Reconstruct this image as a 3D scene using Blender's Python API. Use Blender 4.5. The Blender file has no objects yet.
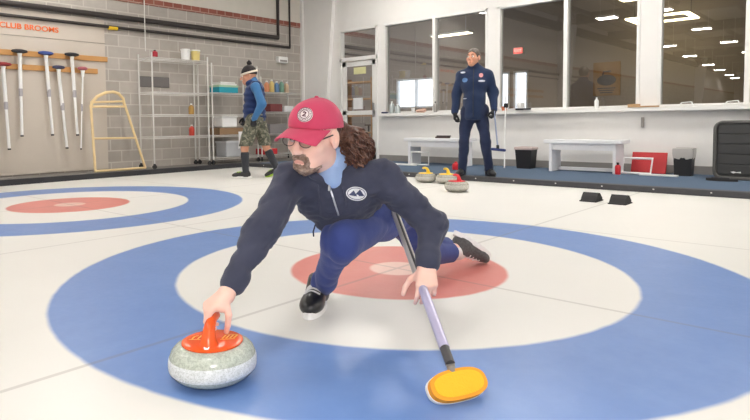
import bpy, bmesh, math, random
import numpy as np
from mathutils import Vector, Matrix
random.seed(7)
SC = bpy.context.scene
COL = SC.collection
PI = math.pi

# ------------------------------------------------------------------ helpers
def lin(c):
    return tuple((x/255/12.92 if x/255 <= .04045 else ((x/255+.055)/1.055)**2.4) for x in c)

class NT:
    """small node-tree helper"""
    def __init__(s, name):
        s.mat = bpy.data.materials.new(name); s.mat.use_nodes = True
        s.t = s.mat.node_tree; s.t.nodes.clear()
        s.out = s.t.nodes.new('ShaderNodeOutputMaterial')
    def n(s, typ, **kw):
        nd = s.t.nodes.new(typ)
        for k, v in kw.items(): setattr(nd, k, v)
        return nd
    def put(s, sock, v):
        if v is None: return
        if hasattr(v, 'is_linked') or hasattr(v, 'links'): s.t.links.new(v, sock)
        elif isinstance(v, (tuple, list)) and len(v) == 3 and sock.type == 'RGBA': sock.default_value = (*v, 1)
        else: sock.default_value = v
    def m(s, op, a, b=None, c=None, clamp=False):
        nd = s.n('ShaderNodeMath', operation=op, use_clamp=clamp)
        for i, v in enumerate((a, b, c)):
            if v is not None: s.put(nd.inputs[i], v)
        return nd.outputs[0]
    def mix(s, f, a, b, bt='MIX'):
        nd = s.n('ShaderNodeMix', data_type='RGBA', blend_type=bt)
        s.put(nd.inputs[0], f); s.put(nd.inputs[6], a); s.put(nd.inputs[7], b)
        return nd.outputs[2]
    def noise(s, scale, detail=3, vec=None, rough=.5):
        nd = s.n('ShaderNodeTexNoise'); nd.inputs['Scale'].default_value = scale
        nd.inputs['Detail'].default_value = detail; nd.inputs['Roughness'].default_value = rough
        s.put(nd.inputs['Vector'], vec if vec is not None else s.obj())
        return nd.outputs['Fac']
    def obj(s): return s.n('ShaderNodeTexCoord').outputs['Object']
    def sep(s, v):
        nd = s.n('ShaderNodeSeparateXYZ'); s.put(nd.inputs[0], v); return nd.outputs
    def ramp(s, f, lo, hi):
        nd = s.n('ShaderNodeMapRange', interpolation_type='SMOOTHSTEP')
        s.put(nd.inputs[0], f); nd.inputs[1].default_value = lo; nd.inputs[2].default_value = hi
        return nd.outputs[0]
    def bump(s, h, strength=.3, dist=.01):
        nd = s.n('ShaderNodeBump'); nd.inputs['Strength'].default_value = strength
        nd.inputs['Distance'].default_value = dist; s.put(nd.inputs['Height'], h)
        return nd.outputs[0]
    def pbr(s, col, rough=.5, metal=0, normal=None, spec=.5, **kw):
        b = s.n('ShaderNodeBsdfPrincipled')
        s.put(b.inputs['Base Color'], col); s.put(b.inputs['Roughness'], rough); s.put(b.inputs['Metallic'], metal)
        b.inputs['Specular IOR Level'].default_value = spec
        if normal is not None: s.put(b.inputs['Normal'], normal)
        for k, v in kw.items(): s.put(b.inputs[k.replace('_', ' ')], v)
        s.t.links.new(b.outputs[0], s.out.inputs[0])
        return s.mat

def M(name, rgb, rough=.5, metal=0, var=.12, scale=6, bump=0, bscale=60, spec=.5, **kw):
    """plain coloured material with a little procedural variation"""
    t = NT(name); c = lin(rgb)
    col = t.mix(t.noise(scale), tuple(x*(1-var) for x in c), tuple(min(1, x*(1+var)) for x in c))
    nm = t.bump(t.noise(bscale, 4), bump, .004) if bump else None
    return t.pbr(col, rough, metal, nm, spec, **kw)

def emit(name, rgb, strength):
    t = NT(name); e = t.n('ShaderNodeEmission'); e.inputs[0].default_value = (*lin(rgb), 1); e.inputs[1].default_value = strength
    t.t.links.new(e.outputs[0], t.out.inputs[0]); return t.mat

class MB:
    """collects shapes, links them as one mesh object"""
    def __init__(s): s.bm = bmesh.new(); s.mi = 0
    def _done(s, f0):
        for f in s.bm.faces[f0:] if False else list(s.bm.faces)[f0:]: f.material_index = s.mi
    def box(s, lo, hi, bev=0, mat=None):
        f0 = len(s.bm.faces)
        c = [(a+b)/2 for a, b in zip(lo, hi)]; d = [abs(b-a) for a, b in zip(lo, hi)]
        X = Matrix.Translation(c) @ Matrix.Diagonal((*d, 1))
        if mat is not None: X = mat @ X
        r = bmesh.ops.create_cube(s.bm, size=1, matrix=X)
        if bev:
            es = list({e for v in r['verts'] for e in v.link_edges})
            bmesh.ops.bevel(s.bm, geom=es, offset=bev, segments=2, affect='EDGES', profile=.5)
        s._done(f0); return s
    def tube(s, pts, r, n=10, close=False, cap=True):
        f0 = len(s.bm.faces)
        pts = [Vector(p) for p in pts]; k = len(pts)
        rs = r if isinstance(r, (list, tuple)) else [r]*k
        rings = []; prev = None
        for i, p in enumerate(pts):
            if close: t = (pts[(i+1) % k]-pts[i-1])
            else: t = (pts[min(i+1, k-1)]-pts[max(i-1, 0)])
            t.normalize()
            if prev is None:
                a = t.orthogonal().normalized()
            else:
                a = prev - t*prev.dot(t)
                a = a.normalized() if a.length > 1e-6 else t.orthogonal().normalized()
            prev = a; b = t.cross(a)
            rings.append([s.bm.verts.new(p + rs[i]*(math.cos(q)*a + math.sin(q)*b)) for q in [2*PI*j/n for j in range(n)]])
        for i in range(k if close else k-1):
            A, B = rings[i], rings[(i+1) % k]
            for j in range(n): s.bm.faces.new((A[j], A[(j+1) % n], B[(j+1) % n], B[j]))
        if cap and not close:
            s.bm.faces.new(rings[0][::-1]); s.bm.faces.new(rings[-1])
        s._done(f0); return s
    def lathe(s, prof, n=48, mat=None, cap=True):
        f0 = len(s.bm.faces); mat = mat or Matrix()
        rings = []
        for r, z in prof:
            if r < 1e-6: rings.append([s.bm.verts.new(mat @ Vector((0, 0, z)))])
            else: rings.append([s.bm.verts.new(mat @ Vector((r*math.cos(2*PI*j/n), r*math.sin(2*PI*j/n), z))) for j in range(n)])
        for A, B in zip(rings, rings[1:]):
            for j in range(n):
                if len(A) == 1 and len(B) == 1: continue
                if len(A) == 1: s.bm.faces.new((A[0], B[j], B[(j+1) % n]))
                elif len(B) == 1: s.bm.faces.new((A[j], B[0], A[(j+1) % n])) if False else s.bm.faces.new((A[(j+1) % n], B[0], A[j])[::-1])
                else: s.bm.faces.new((A[j], A[(j+1) % n], B[(j+1) % n], B[j]))
        if cap:
            if len(rings[0]) > 1: s.bm.faces.new(rings[0][::-1])
            if len(rings[-1]) > 1: s.bm.faces.new(rings[-1])
        s._done(f0); return s
    def prism(s, outline, h, mat=None, z0=0):
        """outline: 2-D points, extruded z0..z0+h, then mat"""
        f0 = len(s.bm.faces); mat = mat or Matrix()
        A = [s.bm.verts.new(mat @ Vector((x, y, z0))) for x, y in outline]
        B = [s.bm.verts.new(mat @ Vector((x, y, z0+h))) for x, y in outline]
        n = len(A)
        for j in range(n): s.bm.faces.new((A[j], A[(j+1) % n], B[(j+1) % n], B[j]))
        s.bm.faces.new(A[::-1]); s.bm.faces.new(B)
        s._done(f0); return s
    def strip(s, rows, thick=0, nrm=None):
        """grid of points -> sheet, optionally thickened along nrm"""
        f0 = len(s.bm.faces)
        def sheet(off, flip):
            g = [[s.bm.verts.new(Vector(p)+off) for p in r] for r in rows]
            for i in range(len(g)-1):
                for j in range(len(g[0])-1):
                    q = (g[i][j], g[i][j+1], g[i+1][j+1], g[i+1][j])
                    s.bm.faces.new(q[::-1] if flip else q)
            return g
        g = sheet(Vector((0, 0, 0)), False)
        if thick:
            h = sheet(Vector(nrm)*thick, True)
            R, C = len(g), len(g[0])
            loop = [(0, j) for j in range(C)] + [(i, C-1) for i in range(1, R)] + [(R-1, j) for j in range(C-2, -1, -1)] + [(i, 0) for i in range(R-2, 0, -1)]
            for a, b in zip(loop, loop[1:]+loop[:1]):
                s.bm.faces.new((g[a[0]][a[1]], h[a[0]][a[1]], h[b[0]][b[1]], g[b[0]][b[1]]))
        s._done(f0); return s
    def build(s, name, mats, parent=None, off=(0, 0, 0), smooth=False, angle=40):
        bmesh.ops.recalc_face_normals(s.bm, faces=s.bm.faces)
        me = bpy.data.meshes.new(name)
        if any(off): bmesh.ops.translate(s.bm, verts=s.bm.verts, vec=-Vector(off))
        s.bm.to_mesh(me); s.bm.free()
        for m in (mats if isinstance(mats, (list, tuple)) else [mats]): me.materials.append(m)
        if smooth:
            me.shade_smooth()
            me.set_sharp_from_angle(angle=math.radians(angle))
        o = bpy.data.objects.new(name, me); COL.objects.link(o)
        if parent is not None: o.parent = parent
        elif any(off): o.location = off
        return o

def tag(o, label=None, cat=None, group=None, kind=None):
    if label: o['label'] = label
    if cat: o['category'] = cat
    if group: o['group'] = group
    if kind: o['kind'] = kind
    return o

def thing(name, label, cat, loc=(0, 0, 0), rz=0, group=None):
    o = bpy.data.objects.new(name, None); COL.objects.link(o)
    o.location = loc; o.rotation_euler = (0, 0, rz); o.empty_display_size = .1
    return tag(o, label, cat, group)

def struct(o): o['kind'] = 'structure'; return o

def dup(root, loc, rz, label, group=None):
    r = root.copy(); COL.objects.link(r); r.location = loc; r.rotation_euler = (0, 0, rz)
    r['label'] = label
    if group: r['group'] = group
    for ch in list(root.children):
        c = ch.copy(); COL.objects.link(c); c.parent = r
        for g in list(ch.children):
            d = g.copy(); COL.objects.link(d); d.parent = c
    return r

# ------------------------------------------------------------------ implicit surfaces (for bodies, clothes, shoes)
F32 = np.float32
def A(*v): return np.array(v if len(v) > 1 else v[0], F32)
def nrm(v): v = np.array(v, float); return v/np.linalg.norm(v)
def cap(a, b, ra, rb=None):
    a = A(a); b = A(b); rb = ra if rb is None else rb; ba = b-a; L = float(ba@ba) + 1e-12
    def f(P):
        t = np.clip(((P-a)@ba)/L, 0, 1)
        return np.linalg.norm(P-a-t[:, None]*ba, axis=1) - (ra+(rb-ra)*t)
    return f
def ell(c, r, X=None):
    c = A(c); r = A(r); X = None if X is None else np.array(X, F32)
    def f(P):
        q = P-c
        if X is not None: q = q@X.T
        k0 = np.linalg.norm(q/r, axis=1); k1 = np.linalg.norm(q/(r*r), axis=1)
        return k0*(k0-1)/np.maximum(k1, 1e-9)
    return f
def rbox(c, hsz, r, X=None):
    c = A(c); hsz = A(hsz); X = None if X is None else np.array(X, F32)
    def f(P):
        q = P-c
        if X is not None: q = q@X.T
        q = np.abs(q)-(hsz-r)
        return np.linalg.norm(np.maximum(q, 0), axis=1)+np.minimum(q.max(1), 0)-r
    return f
def smin(a, b, k):
    if k <= 0: return np.minimum(a, b)
    h = np.maximum(k-np.abs(a-b), 0)/k
    return np.minimum(a, b)-h*h*k*.25
def U(k, *fs):
    def f(P):
        d = fs[0](P)
        for g in fs[1:]: d = smin(d, g(P), k)
        return d
    return f
def SUB(a, b, k=0):
    return lambda P: -smin(-a(P), b(P), k)
def CUT(a, c, n):
    """keep the side of the plane the normal n points away from"""
    c = A(c); n = np.array(nrm(n), F32)
    return lambda P: np.maximum(a(P), (P-c)@n)
def OFF(a, d): return lambda P: a(P)-d
def XF(f, c, Mx, s=1):
    """f in a local frame; Mx columns are the local axes in the world"""
    c = A(c); Mx = np.array(Mx, F32)
    return lambda P: f(((P-c)@Mx)/s)*s
def WR(f, amp, freq, seed=0, stretch=(1, 1, 1)):
    rs = np.random.RandomState(seed); W = rs.randn(6, 3)*freq*np.array(stretch); ph = rs.rand(6)*6.28
    W2 = rs.randn(2, 3)*freq*.5
    W = W.astype(F32)
    def g(P):
        d = f(P); Q = P + .35/freq*np.sin(P@W2[0].astype(F32))[:, None]
        w = sum(np.sin(Q@W[i]+F32(ph[i])) for i in range(6))/3
        return d + (amp*(1-np.abs(w))).astype(F32)
    return g

def sdf_mesh(f, lo, hi, h):
    lo = np.array(lo, F32); B = 8
    nb = np.ceil((np.array(hi)-lo)/(h*B)).astype(int)
    n = nb*B
    bi = np.stack(np.meshgrid(*[np.arange(k) for k in nb], indexing='ij'), -1).reshape(-1, 3)
    cen = (lo + (bi*B+(B-1)/2)*h).astype(F32)
    C = f(cen).astype(F32)
    V = np.broadcast_to(C.reshape(nb)[:, None, :, None, :, None], (nb[0], B, nb[1], B, nb[2], B)).copy()
    near = np.nonzero(np.abs(C) < h*B*1.6+.012)[0]
    o = np.stack(np.meshgrid(*[np.arange(B)]*3, indexing='ij'), -1).reshape(-1, 3)
    for s in range(0, len(near), 600):
        ii = near[s:s+600]
        P = (lo + ((bi[ii]*B)[:, None, :]+o[None])*h).astype(F32).reshape(-1, 3)
        v = f(P).astype(F32).reshape(len(ii), B, B, B)
        b = bi[ii]
        V[b[:, 0], :, b[:, 1], :, b[:, 2], :] = v
    V = V.reshape(n)
    V[0] = V[-1] = 1; V[:, 0] = V[:, -1] = 1; V[:, :, 0] = V[:, :, -1] = 1
    V[V == 0] = 1e-9
    I = V < 0
    c8 = [(a, b, c) for a in (0, 1) for b in (0, 1) for c in (0, 1)]
    sl = lambda a, b, c: (slice(a, n[0]-1+a), slice(b, n[1]-1+b), slice(c, n[2]-1+c))
    cnt = sum(I[sl(*q)].astype(np.int8) for q in c8)
    act = (cnt > 0) & (cnt < 8)
    ci = np.argwhere(act)
    vid = np.full(act.shape, -1, np.int64); vid[act] = np.arange(len(ci))
    acc = np.zeros((len(ci), 3)); num = np.zeros(len(ci))
    for qa in c8:
        for ax in range(3):
            if qa[ax] == 0:
                qb = list(qa); qb[ax] = 1
                va = V[ci[:, 0]+qa[0], ci[:, 1]+qa[1], ci[:, 2]+qa[2]]; vb = V[ci[:, 0]+qb[0], ci[:, 1]+qb[1], ci[:, 2]+qb[2]]
                x = (va < 0) != (vb < 0)
                t = np.where(x, va/np.where(x, va-vb, 1), 0)
                p = np.tile(np.array(qa, float), (len(ci), 1)); p[:, ax] = t
                acc += p*x[:, None]; num += x
    vert = lo + (ci+acc/num[:, None])*h
    quads = []
    for ax in range(3):
        e0 = [slice(None)]*3; e1 = [slice(None)]*3; e0[ax] = slice(0, -1); e1[ax] = slice(1, None)
        a = I[tuple(e0)]; b = I[tuple(e1)]
        x = np.argwhere(a != b); s = a[x[:, 0], x[:, 1], x[:, 2]]
        u, w = [(1, 2), (2, 0), (0, 1)][ax]
        du = np.zeros(3, int); du[u] = 1; dw = np.zeros(3, int); dw[w] = 1
        g = lambda d: vid[tuple((x-d).T)]
        q = np.stack([g(du+dw), g(dw), g(du*0), g(du)], 1)
        q[~s] = q[~s][:, ::-1]
        quads.append(q)
    return vert, np.concatenate(quads)

def np_obj(name, parts, mats, parent=None, off=(0, 0, 0), paint=None, relax=0):
    """parts: list of (verts, quads); one mesh object"""
    vs, qs, k = [], [], 0
    for v, q in parts: vs.append(v); qs.append(q+k); k += len(v)
    V = np.concatenate(vs).astype(float); Q = np.concatenate(qs)
    for _ in range(relax):
        S = np.zeros_like(V); c = np.zeros(len(V))
        for i in range(4):
            for j in ((i+1) % 4, (i-1) % 4):
                np.add.at(S, Q[:, i], V[Q[:, j]]); np.add.at(c, Q[:, i], 1)
        V = V*.5+.5*S/np.maximum(c, 1)[:, None]
    me = bpy.data.meshes.new(name)
    me.vertices.add(len(V)); me.vertices.foreach_set('co', (V-np.array(off)).astype(F32).ravel())
    me.loops.add(Q.size); me.loops.foreach_set('vertex_index', Q.ravel().astype(np.int32))
    me.polygons.add(len(Q)); me.polygons.foreach_set('loop_start', np.arange(0, Q.size, 4, dtype=np.int32))
    me.update(calc_edges=True); me.validate()
    for m in (mats if isinstance(mats, (list, tuple)) else [mats]): me.materials.append(m)
    if paint is not None:
        fc = V[Q].mean(1); me.polygons.foreach_set('material_index', paint(fc).astype(np.int32))
    me.shade_smooth()
    o = bpy.data.objects.new(name, me); COL.objects.link(o)
    if parent is not None: o.parent = parent
    else: o.location = off
    return o

def hit(f, o, d, far=1.5):
    """first point where the ray o+td meets the surface f"""
    o = np.array(o, F32); d = np.array(nrm(d), F32); t = 0
    for _ in range(160):
        v = float(f((o+d*t)[None])[0])
        if v < .0008: break
        t += max(v*.6, .0008)
        if t > far: return None
    return o+d*t

def text_mesh(name, body, size, mat, parent=None, depth=.002, font_bold=False):
    cu = bpy.data.curves.new(name, 'FONT'); cu.body = body; cu.size = size; cu.extrude = depth; cu.align_x = 'CENTER'; cu.align_y = 'CENTER'
    if font_bold: cu.offset = .0016*size/.1
    tmp = bpy.data.objects.new(name, cu); COL.objects.link(tmp)
    dg = bpy.context.evaluated_depsgraph_get(); me = bpy.data.meshes.new_from_object(tmp.evaluated_get(dg))
    COL.objects.unlink(tmp); bpy.data.objects.remove(tmp)
    me.name = name; me.materials.clear(); me.materials.append(mat)
    o = bpy.data.objects.new(name, me); COL.objects.link(o)
    if parent is not None: o.parent = parent
    return o
EXPO = 1.04; LAMP = 38.0; FLASH = 10.0
# ------------------------------------------------------------------ camera
cam = bpy.data.cameras.new('camera'); co = bpy.data.objects.new('camera', cam); COL.objects.link(co); SC.camera = co
r_ = Vector((0.72794, 0.68555, -0.01144)); u_ = Vector((-0.02927, 0.04774, 0.99843)); f_ = Vector((-0.68502, 0.72646, -0.05481))
mw = Matrix((r_, u_, -f_)).transposed().to_4x4(); mw.translation = (2.01282, -2.75532, 0.84025)
co.matrix_world = mw
cam.sensor_width = 36; cam.lens = 595.33/750*36; cam.shift_x = 53.15/750; cam.shift_y = -54.42/750; cam.clip_end = 200

SC.view_settings.view_transform = 'Standard'; SC.view_settings.look = 'None'; SC.view_settings.gamma = 1
SC.view_settings.use_curve_mapping = False; SC.view_settings.exposure = EXPO
w = bpy.data.worlds.new('world'); SC.world = w; w.use_nodes = True
bg = w.node_tree.nodes['Background']; bg.inputs[0].default_value = (.78, .88, 1, 1); bg.inputs[1].default_value = 2.2
SC.cycles.use_denoising = True; SC.cycles.max_bounces = 8; SC.cycles.diffuse_bounces = 4; SC.cycles.transparent_max_bounces = 12
SC.cycles.sample_clamp_indirect = 6; SC.cycles.caustics_reflective = False; SC.cycles.caustics_refractive = False

# ------------------------------------------------------------------ setting materials
def ice_material():
    t = NT('painted_ice'); P = t.sep(t.obj()); x, y = P[0], P[1]
    vec = t.obj()
    wob = t.m('MULTIPLY', t.m('SUBTRACT', t.noise(9, 3), .5), .012)
    white = t.mix(t.noise(1.1, 4), lin((228, 226, 221)), lin((236, 234, 229)))
    fine = t.noise(6, 4, rough=.6)
    blue = t.mix(fine, lin((100, 134, 194)), lin((116, 148, 204)))
    blue = t.mix(t.m('MULTIPLY', t.ramp(t.noise(3.2, 5, rough=.7), .45, .75), .35), blue, lin((128, 158, 210)))
    red = t.mix(t.noise(5, 4), lin((214, 124, 116)), lin((224, 142, 132)))
    button = t.mix(t.noise(20), lin((232, 190, 178)), lin((238, 208, 196)))
    # thin lines of the sheet: tee line, back line, centre lines, side lines
    def line(v, at, hw):
        return t.m('SUBTRACT', 1, t.ramp(t.m('ABSOLUTE', t.m('SUBTRACT', v, at)), hw*.6, hw*1.4))
    c = white
    ls = [line(x, 0, .011), line(y, 0, .010), line(y, 1.85, .010), line(x, -4.30, .011), line(x, 4.30, .011), line(x, -2.20, .010), line(x, 2.12, .010)]
    L = ls[0]
    for q in ls[1:]: L = t.m('MAXIMUM', L, q)
    over = t.m('MULTIPLY', L, .30)
    for cx in (0, -4.30, 4.30):
        dx = t.m('SUBTRACT', x, cx)
        d = t.m('ADD', t.m('SQRT', t.m('ADD', t.m('MULTIPLY', dx, dx), t.m('MULTIPLY', y, y))), wob)
        s = lambda r: t.m('SUBTRACT', 1, t.ramp(d, r-.014, r+.014))
        c = t.mix(s(1.83), c, blue); c = t.mix(s(1.237), c, white); c = t.mix(s(.609), c, red); c = t.mix(s(.155), c, button)
    c = t.mix(over, c, lin((120, 108, 104)))
    rough = t.m('ADD', t.m('MULTIPLY', t.noise(30, 4), .10), .30)
    pebble = t.bump(t.noise(60, 2), .05, .003)
    return t.pbr(c, rough, 0, pebble, .45)

def block_material(name, c1, c2, mort, bw=.4, bh=.2, axis='y'):
    t = NT(name); P = t.sep(t.obj())
    cb = t.n('ShaderNodeCombineXYZ'); t.put(cb.inputs[0], P[1] if axis == 'y' else P[0]); t.put(cb.inputs[1], P[2])
    b = t.n('ShaderNodeTexBrick'); t.put(b.inputs['Vector'], cb.outputs[0])
    b.inputs['Scale'].default_value = 1; b.inputs['Brick Width'].default_value = bw; b.inputs['Row Height'].default_value = bh
    b.inputs['Mortar Size'].default_value = .011; b.inputs['Mortar Smooth'].default_value = .3; b.inputs['Bias'].default_value = -.2
    b.inputs['Color1'].default_value = (*lin(c1), 1); b.inputs['Color2'].default_value = (*lin(c2), 1); b.inputs['Mortar'].default_value = (*lin(mort), 1)
    c = t.mix(.35, b.outputs['Color'], t.mix(t.noise(7, 5), (.25, .25, .25), (.8, .8, .8)), 'SOFT_LIGHT')
    return t.pbr(c, .85, 0, t.bump(b.outputs['Fac'], -.4, .006), .2)

def ribbed_material(name, rgb, period, axis, rough=.6):
    t = NT(name); P = t.sep(t.obj()); v = P[axis]
    wv = t.m('SINE', t.m('MULTIPLY', v, 2*PI/period))
    c = lin(rgb); col = t.mix(t.noise(2), tuple(k*.9 for k in c), c)
    return t.pbr(col, rough, 0, t.bump(wv, .9, .03), .3)

m_ice = ice_material()
m_block = block_material('grey_block', (170, 163, 155), (184, 177, 169), (194, 188, 180))
m_redbrick = block_material('red_brick', (140, 84, 72), (154, 98, 84), (170, 140, 128), .2, .1)
m_white = M('white_wall_paint', (236, 234, 231), .6, var=.03, spec=.3)
m_cream = M('cream_panel', (214, 208, 198), .6, var=.05, spec=.3)
m_pegpanel = M('pale_board', (196, 186, 174), .55, var=.05, scale=3, spec=.3)
m_trim = M('white_frame', (238, 237, 234), .4, var=.02)
m_carpet = M('blue_carpet', (92, 108, 128), .95, var=.12, scale=70, bump=.5, bscale=240, spec=.1)
m_kerb = M('dark_kerb', (66, 66, 70), .7, var=.2, scale=30)
m_base = M('grey_baseboard', (150, 146, 142), .6, var=.05)
m_concrete = M('grey_concrete', (120, 116, 112), .9, var=.15, bump=.2)
m_ceil = ribbed_material('ribbed_ceiling', (150, 148, 145), .3, 1)
m_beam = M('beam_grey', (92, 90, 90), .6)
m_lobby = M('lobby_wall_paint', (172, 158, 146), .8, var=.06, scale=2)
m_lobceil = ribbed_material('lobby_ceiling', (118, 116, 114), .35, 0)
m_lobfloor = M('lobby_floor', (120, 108, 98), .6)
m_glass = None
def glass_material(name, tint, refl, rough=.0):
    t = NT(name)
    tr = t.n('ShaderNodeBsdfTransparent'); tr.inputs[0].default_value = (*tint, 1)
    gl = t.n('ShaderNodeBsdfGlossy'); gl.inputs['Roughness'].default_value = rough; gl.inputs[0].default_value = (1, 1, 1, 1)
    fr = t.n('ShaderNodeFresnel'); fr.inputs[0].default_value = 1.5
    fac = t.m('ADD', fr.outputs[0], refl, clamp=True)
    mx = t.n('ShaderNodeMixShader'); t.put(mx.inputs[0], fac); t.t.links.new(tr.outputs[0], mx.inputs[1]); t.t.links.new(gl.outputs[0], mx.inputs[2])
    t.t.links.new(mx.outputs[0], t.out.inputs[0]); return t.mat
m_glass = glass_material('window_glass', (.60, .59, .58), .13)

# ------------------------------------------------------------------ shell of the curling hall
XL, XR, YB, YF, ZC = -7.65, 8.6, 6.95, -46.5, 5.0
struct(MB().box((XL-.1, YF-.1, -.12), (XR+.1, YB, 0)).build('floor', m_ice))
# raised walkways
cp = struct(MB().box((-7.03, 4.88, 0), (XR, YB, .058)).build('floor_carpet', m_carpet))
kb = MB().box((-7.03, 4.745, 0), (XR, 4.88, .068), .008).build('floor_kerb', m_kerb); struct(kb)
dots = MB()
for i in range(26): dots.box((-6.6+i*.56, 4.741, .036), (-6.584+i*.56, 4.75, .048))
dots.build('kerb_stud', M('kerb_stud_metal', (220, 220, 218), .4), kb)
lg = struct(MB().box((XL, YF, 0), (-7.03, YB, .078), .01).build('floor_ledge', m_concrete))
MB().box((-7.05, YF, 0), (-7.015, 4.75, .085), .008).build('bumper', M('black_rubber', (46, 46, 50), .7), lg)

# left wall: grey block below a single red course, cream lining above
lw = struct(MB().box((XL-.2, YF, 0), (XL, YB, 2.98)).build('wall_left', m_block))
struct(MB().box((XL-.2, YF, 2.98), (XL+.02, YB-.07, 3.09)).build('trim_1', m_redbrick))
struct(MB().box((XL-.2, YF, 3.09), (XL+.004, YB, ZC)).build('wall_left_upper', m_cream))
pp = MB().box((XL, -8, .10), (XL+.02, 2.14, 2.215)).box((XL, -8, 2.225), (XL+.02, 2.14, 2.62))
struct(pp.build('wall_left_panel', m_pegpanel))
struct(MB().box((XL-.1, YF-.2, 0), (XR+.1, YF, ZC)).build('wall_front', m_white))
struct(MB().box((XR, YF, 0), (XR+.2, YB+.14, ZC)).build('wall_right', m_white))
struct(MB().box((XL-.2, YF-.2, ZC), (XR+.2, YB+.14, ZC+.1)).build('ceiling', m_ceil))
for i, y in enumerate((-1.5, -7.5, -13.5, -19.5, -25.5, -31.5, -37.5, -43)):
    struct(MB().box((XL, y-.1, ZC-.4), (XR, y+.1, ZC)).build('beam', m_beam))
for i in range(10): struct(MB().box((XL+1.2+i*1.5, YF, ZC-.16), (XL+1.3+i*1.5, YB, ZC)).build('beam', m_beam))
struct(MB().box((XL+.005, YF, 4.42), (XL+.2, YB-.2, 4.72)).build('beam', m_beam))
# tapered frame columns on the brick side (seen mirrored in the glass) and at the corner
for y in (-7.5, -19.5, -31.5):
    struct(MB().prism([(XL, 0), (XL+.25, 0), (XL+.75, ZC), (XL, ZC)], .2, Matrix.Translation((0, y+.1, 0)) @ Matrix.Rotation(PI/2, 4, 'X')).build('column', m_white))
struct(MB().prism([(XL, .06), (-7.02, .06), (-6.68, 3.5), (-6.55, ZC), (XL, ZC)], .1, Matrix.Translation((0, YB+.005, 0)) @ Matrix.Rotation(PI/2, 4, 'X')).build('column', m_white))
struct(MB().box((XL+.001, YB-.14, .078), (XL+.09, YB-.08, ZC), .01).build('trim_2', m_white))

# window wall with its openings
ZS, ZT = 1.02, 2.82
W = [(-5.37, -3.09), (-2.90, -.64), (-.40, 1.72), (1.96, 4.1)]
DX = (-6.57, -5.54)
wb = MB(); y0, y1 = YB, YB+.14
wb.box((XL, y0, 0), (DX[0], y1, ZC)); wb.box((DX[0], y0, ZT), (DX[1], y1, ZC))
xs = [DX[1]] + [v for p in W for v in p] + [XR]
for i in range(0, len(xs), 2): wb.box((xs[i], y0, 0), (xs[i+1], y1, ZC))
for a, b in W: wb.box((a, y0, 0), (b, y1, ZS)).box((a, y0, ZT), (b, y1, ZC))
struct(wb.build('wall_back', m_white))
def window(i, a, b, mull):
    f = MB(); t = .045; yy = (YB-.02, YB+.10)
    f.box((a, yy[0], ZT-t), (b, yy[1], ZT), .004).box((a, yy[0], ZS), (b, yy[1], ZS+.03), .004)
    f.box((a, yy[0], ZS), (a+t, yy[1], ZT), .004).box((b-t, yy[0], ZS), (b, yy[1], ZT), .004)
    w = struct(f.build('window_%d' % i, m_trim))
    MB().box((mull-.033, yy[0]-.005, ZS), (mull+.033, yy[1], ZT), .004).build('mullion', m_trim, w)
    for p, q in ((a+t, mull-.033), (mull+.033, b-t)):
        MB().strip([[(p, YB+.05, ZS+.03), (q, YB+.05, ZS+.03)], [(p, YB+.05, ZT-t), (q, YB+.05, ZT-t)]]).build('pane', m_glass, w)
for i, (a, b) in enumerate(W): window(i+1, a, b, (-4.19, -1.73, .675, 3.0)[i])
struct(MB().box((-5.42, YB-.13, .955), (XR, YB+.0, 1.015), .008).build('trim_3', m_trim))      # the long sill shelf
struct(MB().box((-5.5, YB-.02, .058), (XR, YB, .175), .004).build('baseboard_back', m_base))
# glazed door beside the windows, with a transom light over it
d = MB(); a, b = DX; t = .05
d.box((a, YB-.02, .058), (a+t, YB+.1, ZT), .004).box((b-t, YB-.02, .058), (b, YB+.1, ZT), .004).box((a, YB-.02, ZT-t), (b, YB+.1, ZT), .004).box((a, YB-.02, 2.14), (b, YB+.1, 2.22), .004)
dr = struct(d.build('door_1', m_trim))
l = MB(); A0, B0 = a+t+.01, b-t-.01
l.box((A0, YB+.01, .07), (A0+.1, YB+.06, 2.13), .004).box((B0-.1, YB+.01, .07), (B0, YB+.06, 2.13), .004).box((A0, YB+.01, 2.03), (B0, YB+.06, 2.13), .004)
l.box((A0, YB+.01, 1.0), (B0, YB+.06, 1.09), .004).box((A0, YB+.01, .07), (B0, YB+.06, .3), .004)
l.build('door_leaf', m_trim, dr)
for z0, z1, p, q in ((2.22, ZT-t, a+t, b-t), (1.09, 2.03, A0+.1, B0-.1), (.3, 1.0, A0+.1, B0-.1)):
    MB().strip([[(p, YB+.04, z0), (q, YB+.04, z0)], [(p, YB+.04, z1), (q, YB+.04, z1)]]).build('pane', m_glass, dr)
MB().tube([(B0-.05, YB-.03, .95), (B0-.05, YB-.03, 1.25)], .012).tube([(B0-.05, YB-.03, .97), (B0-.05, YB+.02, .97)], .01).tube([(B0-.05, YB-.03, 1.23), (B0-.05, YB+.02, 1.23)], .01).build('door_handle', M('steel', (170, 170, 172), .3, 1), dr)
MB().box((-6.2, YB+.02, 1.86), (-5.88, YB+.032, 2.0)).build('door_notice', M('pale_yellow_paper', (226, 222, 168), .8), dr)
MB().box((-6.22, YB+.02, 1.12), (-5.97, YB+.032, 1.36)).build('door_paper', M('white_paper', (236, 236, 236), .8), dr)

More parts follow.
